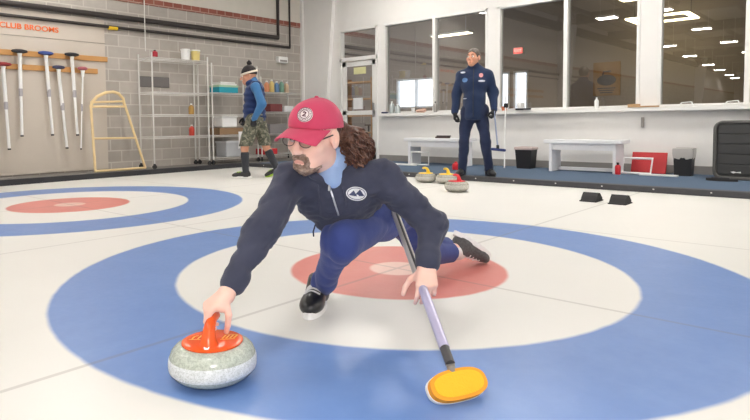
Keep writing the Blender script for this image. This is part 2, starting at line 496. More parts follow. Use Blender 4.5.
# ------------------------------------------------------------------ clubroom behind the glass
LY = 12.0
fw = MB()
ops = [(-8.75, -7.35, 1.25, 2.12), (-5.62, -5.12, .1, 2.12), (-5.02, -4.62, .1, 2.12)]
x = -12
for a, b, z0, z1 in ops:
    fw.box((x, LY, 0), (a, LY+.15, 3.9)).box((a, LY, 0), (b, LY+.15, z0)).box((a, LY, z1), (b, LY+.15, 3.9)); x = b
fw.box((x, LY, 0), (XR, LY+.15, 3.9))
struct(fw.build('wall_lobby', m_lobby))
struct(MB().box((-12, YB+.14, -.1), (XR, LY, .05)).build('floor_lobby', m_lobfloor))
struct(MB().box((-12, YB+.14, 3.75), (XR, LY+.15, 3.85)).build('ceiling_lobby', m_lobceil))
struct(MB().box((-12.1, YB+.14, 0), (-12, LY+.1, 3.9)).build('wall_lobby_left', m_lobby))
struct(MB().box((XR, YB+.14, 0), (XR+.1, LY+.1, 3.9)).build('wall_lobby_right', m_lobby))
for k, (a, b, z0, z1) in enumerate(ops):
    f = MB(); t = .05
    f.box((a, LY-.02, z0), (a+t, LY+.1, z1)).box((b-t, LY-.02, z0), (b, LY+.1, z1)).box((a, LY-.02, z1-t), (b, LY+.1, z1)).box((a, LY-.02, z0), (b, LY+.1, z0+t))
    if k: f.box((a, LY-.02, .95), (b, LY+.1, 1.05))
    else: f.box(((a+b)/2-.02, LY-.02, z0), ((a+b)/2+.02, LY+.1, z1))
    struct(f.build('window_%d' % (k+5), m_trim))
struct(MB().box((-30, LY+.15, -.1), (12, 40, 0)).build('ground_outside', M('packed_snow', (220, 224, 230), .8)))

# ------------------------------------------------------------------ ceiling lights
m_lamp = emit('lamp_panel', (255, 250, 243), LAMP)
m_lampbox = M('lamp_housing', (220, 220, 218), .5)
lamps = [(-2.8, -2.8), (-2.75, -7.9), (-2.75, -13), (-2.75, -18.2), (-4.35, -3.0), (-4.4, -8.4), (-4.9, -12.6), (-5.2, -18.1), (-5.6, -24.6), (-5.9, -29.7), (-6.3, -35.6), (-6.6, -40),
         (-4.4, 2.2), (-2.2, 3.2), (.8, 2.6), (.8, -2.6), (.8, -7.5), (4.0, 3.0), (4.0, -2.4), (4.0, -7.6), (4.0, -14), (6.8, 1), (-4.6, 5.4), (-1.6, 5.4), (1.4, 5.4), (4.6, 5.4), (6.8, -5), (1, -14), (2, -24), (4, -34), (-6.4, .8)]  # this line: out of view, added to brighten the play area and window wall
def lamp(lx, ly, z, label, g):
    e = thing('ceiling_light', label, 'ceiling light', (lx, ly, z), 0, g)
    MB().box((-.29, -.21, .0), (.29, .21, .07), .01).tube([(-.2, 0, .07), (-.2, 0, ZC-z)], .006, 6).tube([(.2, 0, .07), (.2, 0, ZC-z)], .006, 6).build('housing', m_lampbox, e)
    MB().box((-.27, -.19, -.012), (.27, .19, 0)).build('diffuser', m_lamp, e)
    return e
l0 = None
for lx, ly in lamps:
    lab = 'white rectangular panel light hung in the hall, set partly mirrored in the windows, partly unseen and added as fill'
    if l0 is None: l0 = lamp(lx, ly, 4.0, lab, 'panel lights over the ice')
    else: dup(l0, (lx, ly, 4.0), 0, lab)
def ringlamp(x, y, z, w, h, label):
    e = thing('frame_light', label, 'ceiling light', (x, y, z), 0)
    f = MB()
    for lo, hi in (((-w, -h, 0), (w, -h+.09, .03)), ((-w, h-.09, 0), (w, h, .03)), ((-w, -h+.09, 0), (-w+.09, h-.09, .03)), ((w-.09, -h+.09, 0), (w, h-.09, .03))): f.box(lo, hi)
    f.build('glow_tube', emit('ring_glow', (255, 244, 200), 7.0), e)
    for sx in (-w+.05, w-.05): MB().tube([(sx, 0, .03), (sx, 0, 3.75-z)], .006, 6).build('hanger', m_beam, e)
ringlamp(-1.55, 10.6, 3.34, .55, .45, 'glowing square frame light at the top of the middle window')
ringlamp(-1.25, 10.6, 2.82, .55, .45, 'glowing square frame light hanging lower in the middle window')
def strip_lamp(x, y, z, label, s=1):
    e = thing('hanging_light', label, 'ceiling light', (x, y, z), 0)
    MB().box((-.55, -.14, 0), (.55, .14, .05), .01).tube([(-.4, 0, .05), (-.4, 0, 3.75-z)], .006, 6).tube([(.4, 0, .05), (.4, 0, 3.75-z)], .006, 6).build('housing', m_lampbox, e)
    MB().box((-.52, -.12, -.01), (.52, .12, 0)).build('diffuser', emit('strip_glow', (255, 240, 210), 9.0), e)
strip_lamp(-5.9, 10.4, 3.0, 'lit strip light seen through the window above the standing man')
strip_lamp(-8.6, 9.6, 3.4, 'lit strip light deep behind the left end of the windows')
# on-camera flash of the photographer
fl = bpy.data.lights.new('camera_flash', 'AREA'); fl.energy = FLASH; fl.size = .12; fl.color = (1, .97, .95)
fo = bpy.data.objects.new('camera_flash', fl); COL.objects.link(fo)
fo.location = (2.05, -2.78, 1.02); fo.rotation_euler = (Vector((.35, -.95, .45))-fo.location).to_track_quat('-Z', 'Y').to_euler()
# ------------------------------------------------------------------ materials of the things
def granite(name, a, b, spec=.5, rough=.3):
    t = NT(name)
    n1 = t.ramp(t.noise(95, 2), .40, .60); n2 = t.ramp(t.noise(210, 2), .52, .60)
    c = t.mix(n1, lin(a), lin(b)); c = t.mix(t.m('MULTIPLY', n2, .28), c, lin((122, 128, 122)))
    return t.pbr(c, rough, 0, None, spec)
m_gran = granite('polished_granite', (176, 184, 172), (194, 201, 190), .6, .18)
m_band = granite('dulled_granite', (208, 213, 216), (220, 224, 228), .2, .7)
m_gran2 = granite('grey_granite', (150, 148, 138), (178, 175, 165), .5, .25)
m_band2 = granite('grey_dull_granite', (176, 174, 166), (196, 193, 186), .2, .7)
def plastic(n, c, r=.3): return M(n, c, r, var=.05)
m_orange = plastic('orange_plastic', (238, 92, 34), .25)
m_yel = plastic('yellow_plastic', (240, 200, 40))
m_red = plastic('red_plastic', (214, 44, 54))
m_yprint = plastic('yellow_print', (252, 186, 50), .5)
m_black = plastic('black_plastic', (32, 32, 35), .5)
m_rubber = M('black_rubber_mat', (48, 47, 48), .85, bump=.4, bscale=160)
m_steel = M('steel_tube', (205, 205, 205), .35, .8, var=.05)
m_wire = M('zinc_wire', (214, 212, 208), .45, .3, var=.05)
m_wood = M('pale_wood', (226, 200, 152), .55, var=.14, scale=5)
m_rail = M('orange_wood', (192, 142, 84), .6, var=.15, scale=5)
m_pipe = M('black_pipe', (52, 46, 44), .5)
m_wob = M('white_plastic', (236, 236, 234), .4, var=.03)
m_bench = M('white_bench_paint', (240, 240, 243), .45, var=.02)

# ------------------------------------------------------------------ curling stones
DOME = [(.097, .1225), (.100, .126), (.100, .129), (.096, .1315), (.080, .1345), (.05, .1365), (0, .1375)]
def dome_z(r):
    for (r0, z0), (r1, z1) in zip(DOME[::-1], DOME[::-1][1:]):
        if r0 <= r <= r1: return z0+(z1-z0)*(r-r0)/max(r1-r0, 1e-6)
    return DOME[2][1]
def print_bars(bars, name, mat, parent):
    b = MB()
    for (x0, y0), (x1, y1), w in bars:
        d = Vector((x1-x0, y1-y0)).normalized(); n = Vector((-d.y, d.x))*w/2; rows = []
        for k in range(6):
            t = k/5; p = Vector((x0+(x1-x0)*t, y0+(y1-y0)*t))
            rows.append([(q.x, q.y, dome_z(q.length)+.0012) for q in (p-n, p+n)])
        b.strip(rows)
    return b.build(name, mat, parent)
def stone(name, label, handle_col, loc, rz, gr, bd, group=None, detail=False):
    e = thing(name, label, 'curling stone', loc, rz, group)
    R = .143; ZZ = 1.09
    lower = [(0, .004), (.055, .004), (.064, 0), (.076, .001), (.096, .006), (.116, .015), (.130, .026), (.138, .037), (.1412, .044)]
    upper = [(.1412, .070), (.1395, .080), (.1335, .094), (.123, .105), (.111, .1115), (.098, .1135), (0, .1135)]
    lower = [(a, b*ZZ) for a, b in lower]; upper = [(a, b*ZZ) for a, b in upper]
    MB().lathe(lower + [(.1415, .050), (.1415, .075)] + upper, 64).build('granite_body', gr, e, smooth=True, angle=60)
    MB().lathe([(a, b*ZZ) for a, b in [(.1375, .0355), (.1412, .0385), (.1432, .044), (.1440, .052), (.1440, .062), (.1432, .070), (.1412, .0765), (.1385, .0795)]], 64, cap=False).build('striking_band', bd, e, smooth=True, angle=60)
    h = MB()
    h.lathe(DOME, 48)
    # gooseneck rising at the front (local -y is towards the front), grip running back over the middle
    pts = [(0, -.058, .130), (0, -.058, .146), (0, -.053, .164), (0, -.042, .181), (0, -.022, .193), (0, .002, .1975), (0, .032, .197), (0, .062, .193), (0, .080, .190)]
    rr = [.034, .027, .0225, .0195, .0175, .016, .0155, .0145, .009]
    sm = []; sr = []
    for i in range(len(pts)-1):
        for q in range(4):
            t = q/4; p0 = Vector(pts[max(i-1, 0)]); p1 = Vector(pts[i]); p2 = Vector(pts[i+1]); p3 = Vector(pts[min(i+2, len(pts)-1)])
            sm.append(.5*((2*p1)+(p2-p0)*t+(2*p0-5*p1+4*p2-p3)*t*t+(3*p1-p0-3*p2+p3)*t**3)); sr.append(rr[i]+(rr[i+1]-rr[i])*t)
    sm.append(Vector(pts[-1])); sr.append(rr[-1])
    h.tube(sm, sr, 14)
    hd = h.build('handle', handle_col, e, smooth=True, angle=50)
    if detail:
        # round white emblem on the foot of the gooseneck, printed bars either side
        X = Matrix.Translation((0, -.0865, .1375)) @ Matrix.Rotation(math.radians(55), 4, 'X')
        MB().lathe([(0, .001), (.0085, .001), (.0088, 0)], 20, X).build('emblem', m_wob, hd)
        print_bars([((.034+.012*k, -.010+.004*k), (.040+.012*k, .026+.002*k), .0055) for k in range(4)]+[((.030, -.018), (.074, -.004), .005), ((.038, .034), (.078, .036), .004)], 'print', m_yprint, hd)
        print_bars([((-.040, .022), (-.046, -.010), .0055), ((-.040, .022), (-.026, .026), .005), ((-.043, .006), (-.030, .010), .005), ((-.062, .014), (-.066, -.014), .0055), ((-.062, .014), (-.050, .020), .005), ((-.076, -.012), (-.030, -.020), .004)], 'print', m_yprint, hd)
    return e
G_ = Vector((.66, -.75, 0))
STONE = (.424, -1.606)
stone('curling_stone', 'grey granite curling stone with an orange handle under the delivering man\'s hand', m_orange, (*STONE, 0), math.atan2(G_.x, -G_.y), m_gran, m_band, detail=True)
stone('curling_stone', 'grey curling stone with a red handle, in front of the yellow pair', m_red, (-1.69, 3.52, 0), 1.05, m_gran2, m_band2)
stone('curling_stone', 'yellow-handled curling stone farther from the red one', m_yel, (-2.60, 4.24, 0), 1.15, m_gran2, m_band2)
stone('curling_stone', 'yellow-handled curling stone right behind the red-handled stone', m_yel, (-2.29, 4.27, 0), 1.0, m_gran2, m_band2)

# ------------------------------------------------------------------ hacks
def hack(x, y, label):
    e = thing('hack', label, 'hack', (x, y, 0), 0, 'rubber hacks in the ice')
    MB().box((-.085, -.10, 0), (.085, .12, .012), .004).build('base_plate', m_rubber, e)
    MB().prism([(-.10, .012), (.10, .012), (.10, .03), (.03, .085), (-.02, .092), (-.06, .06)], .15, Matrix.Translation((-.075, .01, 0)) @ Matrix(((0, 0, 1, 0), (1, 0, 0, 0), (0, 1, 0, 0), (0, 0, 0, 1)))).build('foot_rest', m_rubber, e)
hack(-.17, 3.62, 'black rubber hack in the ice, the one nearer the standing man')
hack(.12, 3.58, 'black rubber hack in the ice, the one nearer the black case')

# ------------------------------------------------------------------ broom held by the delivering man
bt, bb = Vector((.430, -.625, .475)), Vector((1.068, -1.190, .098))
e = thing('curling_broom', 'long silver curling broom with a yellow oval pad held by the delivering man', 'curling broom', (1.10, -1.21, 0))
O = Vector((1.10, -1.21, 0))
dirb = (bb-bt).normalized(); Lb = (bb-bt).length
m_shaft = M('silver_shaft', (200, 196, 192), .3, .25); m_lav = M('lavender_shaft', (186, 182, 212), .3, .2); m_dk = M('dark_shaft_grip', (70, 68, 70), .4)
P_ = lambda t: bt+dirb*Lb*t
MB().tube([P_(0), P_(.62)], .0165, 14).build('upper_shaft', m_shaft, e, off=O, smooth=True).location = (0, 0, 0)
MB().tube([P_(.62), P_(.93)], .0168, 14).build('lower_shaft', m_lav, e, off=O, smooth=True).location = (0, 0, 0)
MB().tube([P_(.93), P_(1.0)], .0152, 14).build('collar', m_dk, e, off=O, smooth=True).location = (0, 0, 0)
so = MB(); sd = dirb.cross(Vector((0, 0, 1))).normalized()
up_ = sd.cross(dirb)
so.tube([P_(.1)+up_*.0150, P_(.58)+up_*.0150], .005, 8)
so.build('shaft_stripe', m_dk, e, off=O, smooth=True)
# head: long axis ex, face normal nz, tilted back and resting on its lower long edge
ex = Vector((.43, .90, .03)).normalized(); nz = Vector((.60, -.38, .66)); nz = (nz-ex*nz.dot(ex)).normalized(); ey = nz.cross(ex)
Xh = Matrix((ex, ey, nz)).transposed().to_4x4(); Xh.translation = Vector((1.100, -1.197, .046))-O
def superell(a, b, p=2.6, n=48):
    o = []
    for i in range(n):
        q = 2*PI*i/n; c, s = math.cos(q), math.sin(q)
        o.append((a*abs(c)**(2/p)*(1 if c > 0 else -1), b*abs(s)**(2/p)*(1 if s > 0 else -1)))
    return o
m_pad = M('yellow_pad_fabric', (246, 190, 40), .8, bump=.5, bscale=180); m_rim = M('orange_pad_rim', (240, 160, 40), .7)
MB().prism(superell(.100, .047), .012, Xh, -.026).build('backing_plate', m_wob, e)
p = MB().prism(superell(.097, .0455), .022, Xh, -.014)
bmesh.ops.bevel(p.bm, geom=[x for x in p.bm.edges if len({f for f in x.link_faces}) == 2 and x.calc_face_angle(0) > 1.2], offset=.006, segments=3, affect='EDGES')
pad = p.build('pad', m_rim, e, smooth=True)
MB().prism(superell(.084, .036), .003, Xh, .0075).build('pad_cloth', m_pad, pad)
n = MB(); cpt = Xh @ Vector((0, .012, -.024)); bl = bb-O
n.tube([bl, bl.lerp(cpt, .4)], [.0145, .011], 12); n.tube([bl.lerp(cpt, .35), cpt], [.013, .02], 12)
n.build('neck', M('clear_grey_joint', (150, 146, 140), .3), e, smooth=True)

# ------------------------------------------------------------------ brooms hung on the left wall
rail = lambda z, y1, label: tag(MB().box((XL+.02, -6, z-.042), (XL+.05, y1, z+.042), .004).build('hanging_rail', m_rail), label, 'rail')
rail(1.955, 2.17, 'upper orange wooden rail the brooms hang from on the pale board')
rail(1.745, 1.99, 'lower orange wooden rail of the broom rack')
PADS = dict(red=(140, 46, 50), black=(48, 46, 50), blue=(62, 84, 150), navy=(56, 58, 84), rose=(168, 96, 104))
def wall_broom(y, zt, zb, col, label, dy=.05, w=.12, thin=False):
    e = thing('hung_broom', label, 'curling broom', (XL+.11, y, zb), 0, 'brooms hung on the left wall')
    h = zt-zb; r = .024 if not thin else .012
    MB().tube([(0, dy, 0), (0, dy*.45, h*.52)], r*.9, 10).tube([(0, dy*.0-.0, h*.93), (0, dy*.45, h*.5)], r*1.15, 10).build('shaft', m_wob, e, smooth=True)
    MB().tube([(0, dy*.45-.0, h*.47), (0, dy*.45, h*.56)], r*1.25, 10).build('grip_band', M('pale_grey_grip', (176, 172, 176), .6), e, smooth=True)
    MB().tube([(0, dy, -.012), (0, dy, .012)], r*1.0, 10).build('end_cap', m_black, e, smooth=True)
    MB().tube([(0, 0, h*.9), (0, 0, h-.03)], [.02, .035], 10).build('neck', m_wob, e, smooth=True)
    hd = MB().lathe([(0, -.025), (w*.55, -.025), (w*.95, -.012), (w, .004), (w*.9, .02), (w*.4, .032), (0, .034)], 28, Matrix.Translation((-.0, 0, h)) @ Matrix.Diagonal((.45, 1, 1, 1)))
    hd.build('pad', M(col+'_broom_pad', PADS[col], .8), e, smooth=True)
wall_broom(.49, 1.765, .50, 'red', 'wall broom with the dark red pad on the lower rail', .04)
wall_broom(.44+.0+.29, 1.975, .695, 'black', 'wall broom with the black pad between the red and blue ones', -.01)
wall_broom(1.12, 1.975, .70, 'blue', 'wall broom with the blue pad on the upper rail', .06)
wall_broom(1.31, 1.768, .485, 'navy', 'wall broom with the small navy pad on the lower rail', .09, .10)
wall_broom(1.53, 1.985, .69, 'black', 'wall broom with the black pad nearest the wooden walker frame', .05)
wall_broom(1.70, 1.77, .46, 'rose', 'thin wall broom with a faded rose pad at the end of the lower rail', -.07, .085, True)
wall_broom(.26, 1.95, .70, 'black', 'wall broom cut off by the edge of the photo', .10)
e = thing('wall_sign', 'orange lettering reading CLUB BROOMS on the pale board', 'lettering', (XL+.026, .93, 2.36), PI/2)
m_let = M('orange_letters', (232, 108, 40), .5)
for word, x in (('CLUB', -.285), ('BROOMS', .175)):
    t = text_mesh('word', word, .108, m_let, e, .003, True); t.rotation_euler = (PI/2, 0, 0); t.location = (x, 0, 0); t.scale = (1.2, 1.05, 1)

# ------------------------------------------------------------------ pipes, conduit, fittings on the block wall
tag(MB().tube([(XL+.06, -10, 2.672), (XL+.06, 6.09, 2.695), (XL+.06, 6.09, ZC)], .045, 12).tube([(XL, 2.0, 2.68), (XL+.06, 2.0, 2.68)], .02).tube([(XL, 5.2, 2.69), (XL+.06, 5.2, 2.69)], .02).build('gas_pipe', m_pipe, smooth=True), 'thick black pipe along the block wall turning up near the corner', 'pipe')
cpipe = tag(MB().tube([(XL+.05, -10, 2.492), (XL+.05, 6.45, 2.517), (XL+.05, 6.45, ZC)], .026, 12).tube([(XL, 2.4, 2.5), (XL+.05, 2.4, 2.5)], .015).tube([(XL, 5.4, 2.515), (XL+.05, 5.4, 2.515)], .015).build('conduit_pipe', m_pipe, smooth=True), 'thin black pipe below the thick one on the block wall', 'pipe')
MB().tube([(XL+.05, 2.20, 2.494), (XL+.05, 2.36, 2.4945)], .034, 12).build('marker_band', m_yel, cpipe, smooth=True)['label'] = 'yellow marker band'
tag(MB().tube([(XL+.15, 2.83, 2.14), (XL+.15, 2.83, ZC)], .008, 8).build('hanging_cable', m_wire), 'thin pale cable dropping to the top of the wire rack', 'cable')
e = thing('wall_unit', 'small white wall unit on the blocks above the far man', 'wall unit', (XL, 6.20, 2.16))
MB().box((0, -.14, 0), (.10, .14, .13), .01).build('housing', m_wob, e); MB().box((.10, -.10, .02), (.106, .10, .06)).build('grille', m_base, e)

# ------------------------------------------------------------------ wooden walker frame leaning at the wall
e = thing('walker_frame', 'pale wooden walker frame with an arched top beside the brooms', 'wooden frame', (-7.36, 2.17, .078))
b = lambda *p, r=.022: MB().tube(p, r, 10)
X0 = .0
arch = [(X0-.08, -.40, 1.06), (X0-.085, -.37, 1.15), (X0-.09, -.28, 1.24), (X0-.095, -.12, 1.31), (X0-.095, 0, 1.325), (X0-.095, .10, 1.30), (X0-.09, .18, 1.22), (X0-.085, .20, 1.10)]
b(*arch, r=.026).build('arched_top', m_wood, e, smooth=True)
b((0.07, -.43, .02), (-.08, -.40, 1.10)).build('leg', m_wood, e, smooth=True)
b((0.07, .47, .02), (-.085, .20, 1.13)).build('leg', m_wood, e, smooth=True)
b((-.085, -.40, 1.14), (-.09, .19, 1.17), r=.018).build('cross_bar', m_wood, e, smooth=True)
b((-.08, -.39, 1.07), (-.085, .20, 1.08), r=.020).build('cross_bar', m_wood, e, smooth=True)
b((0, -.41, .55), (0, .34, .54), r=.018).build('cross_bar', m_wood, e, smooth=True)
b((.07, -.44, .02), (.07, .48, .02), r=.02).build('foot_bar', m_wood, e, smooth=True)

# ------------------------------------------------------------------ wire shelving
def wire_rack(y0, y1, x0, x1, h, shelves, label, wheels=True):
    e = thing('wire_rack', label, 'wire shelving', ((x0+x1)/2, (y0+y1)/2, .078))
    dx, dy = (x1-x0)/2, (y1-y0)/2
    for sx in (-1, 1):
        for sy in (-1, 1):
            p = MB().tube([(sx*dx, sy*dy, .09), (sx*dx, sy*dy, h)], .0135, 10).build('post', m_wire, e, smooth=True)
            if wheels:
                MB().tube([(sx*dx-.018, sy*dy, .037), (sx*dx+.018, sy*dy, .037)], .037, 14).tube([(sx*dx, sy*dy, .04), (sx*dx, sy*dy, .09)], .02, 8).build('caster', m_black, p, smooth=True)
            else: MB().tube([(sx*dx, sy*dy, 0), (sx*dx, sy*dy, .09)], .016, 8).build('foot', m_black, p)
    for z in shelves:
        s = MB()
        for q in (-1, 1):
            for zz in (0, -.03):
                s.tube([(q*dx, -dy, z+zz), (q*dx, dy, z+zz)], .005, 6); s.tube([(-dx, q*dy, z+zz), (dx, q*dy, z+zz)], .005, 6)
        n = int((y1-y0)/.035)
        for i in range(1, n): yy = -dy+2*dy*i/n; s.tube([(-dx, yy, z+.003), (dx, yy, z+.003)], .0022, 4, cap=False)
        s.tube([(0, -dy, z-.004), (0, dy, z-.004)], .004, 6)
        s.build('wire_shelf', m_wire, e)
    return e
wire_rack(2.71, 3.86, -7.54, -7.10, 2.0, (.55, .94, 1.33, 1.92), 'empty chrome wire rack on casters beside the wooden walker frame')
wire_rack(3.95, 5.05, -7.54, -7.10, 1.9, (.12, .55, .94, 1.35), 'wire rack behind the far man, filled with boxes')
wire_rack(5.15, 6.30, -7.54, -7.10, 1.7, (.12, .55, 1.00, 1.40), 'wire rack between the far man and the corner', False)
def crate(name, label, cat, c, d, mat, rz=0, lid=None):
    e = thing(name, label, cat, c, rz)
    x, y, z = d
    bx = MB().box((-x/2, -y/2, 0), (x/2, y/2, z), min(d)*.08); bx.build('body', mat, e)
    if lid is not None: MB().box((-x/2-.008, -y/2-.008, z-.03), (x/2+.008, y/2+.008, z+.006), .005).build('lid', lid, e)
    return e
def jug(name, label, cat, c, r, h, mat, capm):
    e = thing(name, label, cat, c)
    MB().lathe([(0, 0), (r*.95, 0), (r, r*.1), (r, h*.62), (r*.85, h*.74), (r*.35, h*.84), (r*.32, h*.9), (0, h*.9)], 20).build('body', mat, e, smooth=True)
    MB().lathe([(0, h*.88), (r*.4, h*.88), (r*.4, h), (0, h)], 14).build('cap', capm, e, smooth=True)
    return e
def bucket(name, label, c, r, h, mat, rim):
    e = thing(name, label, 'bucket', c)
    MB().lathe([(0, 0), (r*.85, 0), (r, h), (r*.94, h), (r*.8, .01), (0, .01)], 24).build('body', mat, e, smooth=True)
    MB().lathe([(r*.96, h-.025), (r*1.06, h-.022), (r*1.06, h-.002), (r*.96, h)], 24, cap=False).build('rim', rim, e)
    MB().tube([(r*1.04*math.cos(q), 0, h-.02-.10*math.sin(q)) for q in [PI*i/10 for i in range(11)]], .004, 6).build('handle', m_steel, e)
bucket('bucket', 'white bucket on top of the wire rack', (-7.30, 3.52, 2.012), .085, .20, m_wob, m_wob)
bucket('bucket', 'pale yellow bucket on top of the wire rack', (-7.30, 3.74, 2.012), .085, .20, M('pale_yellow_bucket', (226, 206, 130), .5), m_wob)
jug('red_jug', 'small dark red bottle on the top corner of the wire rack', 'bottle', (-7.2, 2.83, 2.012), .05, .12, M('dark_red_plastic', (160, 34, 48), .5), m_black)
e = thing('grey_sign_plate', 'dark grey plate on the block wall behind the wire rack', 'plate', (XL, 3.08, 1.52)); MB().box((0, -.3, 0), (.02, .3, .19), .004).build('plate', M('dark_grey_plate', (112, 108, 106), .6), e)
# things on the racks (floor of a shelf is .078 + its height)
SH = lambda z: .078+z+.006
m_teal = M('teal_bag_fabric', (40, 150, 170), .8); m_paper = M('white_card', (226, 226, 226), .8); m_brown = M('brown_box_card', (140, 112, 84), .8)
crate('storage_bag', 'teal and white bag on the upper shelf left of the far man', 'bag', (-7.3, 4.38, SH(1.35)), (.3, .46, .14), m_teal, 0, M('pale_green_fabric', (170, 200, 170), .8))
e = thing('cushion', 'pale folded cloth on top of the teal bag', 'cloth', (-7.3, 4.40, SH(1.35)+.148)); MB().box((-.13, -.2, 0), (.13, .2, .035), .015).box((-.12, -.19, .036), (.12, .17, .065), .014).build('folds', m_wob, e)
crate('box', 'white carton on the middle shelf beside the far man', 'box', (-7.3, 4.40, SH(.55)+.14), (.28, .36, .22), m_paper, 0, m_wob)
crate('box', 'brown open tray under the white carton', 'tray', (-7.3, 4.44, SH(.55)), (.34, .62, .13), m_brown)
crate('tub', 'grey plastic tub on the bottom shelf behind the far man', 'tub', (-7.3, 4.46, SH(.12)), (.34, .36, .3), M('grey_tub_plastic', (170, 172, 176), .5), 0, M('grey_tub_lid', (188, 190, 194), .5))
e = thing('paper_sheet', 'white paper hanging off the tray behind the far man', 'paper', (-7.085, 4.64, .36)); MB().strip([[(0, -.11, 0), (0, .11, .02)], [(.012, -.10, .17), (.012, .12, .18)], [(.0, -.10, .33), (.0, .12, .33)]], .003, (1, 0, 0)).build('sheet', m_paper, e)
for k, (y, z, col, lab) in enumerate(((3.42, .94, (172, 134, 70), 'amber bottle on the wire rack, upper of the two'), (3.42, .55, (196, 64, 50), 'red and yellow bottle on the wire rack, lower of the two'))):
    jug('bottle', lab, 'bottle', (-7.3, y+.2, SH(z)), .05, .20, M('bottle_plastic_%s' % 'ab'[k], col, .4), m_wob)
cols = [((206, 136, 96), 'orange'), ((212, 190, 120), 'yellow'), ((92, 128, 168), 'blue'), ((110, 150, 130), 'green'), ((206, 180, 150), 'tan')]
for k, (c, nm) in enumerate(cols):
    jug('spray_bottle', nm+' bottle in the row on the shelf right of the far man', 'bottle', (-7.3, 5.48+.14*k, SH(1.40)), .055, .24+.03*(k % 2), M(nm+'_bottle', c, .4), m_wob)
crate('box', 'dark red box on the shelf below the coloured bottles', 'box', (-7.3, 5.62, SH(1.0)), (.28, .34, .16), M('dark_red_card', (120, 62, 62), .8))
crate('box', 'pale box on the shelf beside the dark red box', 'box', (-7.3, 5.98, SH(1.0)), (.28, .26, .12), m_paper)
crate('box', 'grey box on the lower shelf under the dark red box', 'box', (-7.3, 5.66, SH(.55)), (.30, .48, .2), M('grey_card', (128, 124, 124), .8))
crate('box', 'red crate on the bottom shelf behind the far man\'s legs', 'crate', (-7.3, 5.45, SH(.12)), (.30, .34, .12), m_red)

# ------------------------------------------------------------------ along the window wall
ZP = .058
def bench(x0, x1, label, shelf):
    e = thing('bench', label, 'bench', ((x0+x1)/2, 6.50, ZP)); w = (x1-x0)/2
    MB().box((-w-.08, -.2, .43), (w+.08, .2, .485), .006).build('top', m_bench, e)
    MB().box((-w, -.17, .33), (w, -.145, .43)).box((-w, .145, .33), (w, .17, .43)).build('apron', m_bench, e)
    for s in (-1, 1):
        MB().box((s*w-.045 if s > 0 else -w, -.18, 0), (w if s > 0 else -w+.045, .18, .43), .004).build('leg', m_bench, e)
    if shelf: MB().box((-w+.05, .05, .01), (w-.05, .10, .06), .004).build('stretcher', m_bench, e)
bench(-4.36, -3.24, 'white wooden bench left of the standing man under the windows', False)
bench(-1.73, -.76, 'white wooden bench between the two bins under the windows', True)
def u_frame(x, y, w, h, label, rz=0, lean=.0, r=.013):
    e = thing('goal_stand', label, 'frame', (x, y, ZP), rz)
    MB().tube([(-w/2, 0, .019), (-w/2, lean, h), (w/2, lean, h), (w/2, 0, .019)], r, 8, close=True).build('frame', m_wob, e)
    return e
u_frame(-4.0, 6.18, .36, .24, 'white wire frame standing under the bench left of the standing man')
e = thing('white_strip', 'white flat strip lying by the left bench', 'strip', (-4.35, 6.12, ZP)); MB().box((-.3, -.04, 0), (.3, .04, .025), .004).build('strip', m_wob, e)
e = thing('brush', 'dark brush lying on the left bench', 'brush', (-3.70, 6.45, ZP+.485)); MB().box((-.14, -.03, 0), (.14, .03, .03), .006).build('block', M('dark_brown_wood', (66, 50, 46), .6), e); MB().box((-.12, -.02, .03), (.16, .02, .05), .004).build('handle', m_black, e)
jug('red_cup', 'small red tub on the carpet behind the standing man\'s foot', 'tub', (-3.02, 5.75, ZP), .06, .13, m_red, m_red)
def bin_(x, y, h, w0, w1, label, liner, bag):
    e = thing('waste_bin', label, 'bin', (x, y, ZP))
    b = MB()
    def ring(w, z): return [(-w/2, -w*.4, z), (w/2, -w*.4, z), (w/2, w*.4, z), (-w/2, w*.4, z)]
    rs = [ring(w0, 0), ring(w1, h), ring(w1*.94, h), ring(w0*.94, .02)]
    vs = [[b.bm.verts.new(p) for p in r] for r in rs]
    for P, Q in zip(vs, vs[1:]):
        for j in range(4): b.bm.faces.new((P[j], P[(j+1) % 4], Q[(j+1) % 4], Q[j]))
    b.bm.faces.new(vs[0][::-1]); b.bm.faces.new(vs[-1])
    b.build('body', m_black, e)
    l = MB(); N = 40; rows = []
    for z, k in ((h-bag, 1.05), (h-bag*.5, 1.09), (h+.004, 1.06), (h+.012, .98), (h-.03, .9)):
        row = []
        for i in range(N+1):
            q = 2*PI*(i % N)/N; c, s = math.cos(q), math.sin(q); m = max(abs(c), abs(s))
            ww = (w0+(w1-w0)*min(z/h, 1))*k/2
            row.append((ww*c/m, ww*.8*s/m+0, z+(.012*math.sin(7*q)+.008*math.sin(17*q) if bag > .05 and z < h else 0)))
        rows.append(row)
    l.strip(rows); l.build('liner_bag', liner, e, smooth=True)
bin_(-2.25, 6.66, .34, .235, .285, 'black waste bin with a pinkish liner rim near the standing man', M('pinkish_liner', (206, 186, 182), .5), .035)
bin_(.03, 6.62, .37, .20, .235, 'black waste bin with a crumpled clear bag beside the red board', M('clear_grey_liner', (186, 182, 178), .35), .13)
e = thing('red_board', 'red flat board leaning on the wall beside the right bench', 'board', (-.45, 6.74, ZP)); MB().box((-.23, -.012, 0), (.23, .012, .31), .004, Matrix.Rotation(-.28, 4, 'X')).build('board', M('red_painted_board', (190, 48, 52), .6), e)
u_frame(-.52, 6.42, .37, .225, 'white square frame leaning on the red board', 0, .09, .019)
e = thing('white_strip', 'white flat strip lying in front of the red board', 'strip', (-.22, 6.36, ZP)); MB().box((-.24, -.03, 0), (.24, .03, .022), .004).build('strip', m_wob, e)
e = thing('fire_extinguisher', 'small red extinguisher standing beside the right bench', 'extinguisher', (-.725, 6.30, ZP))
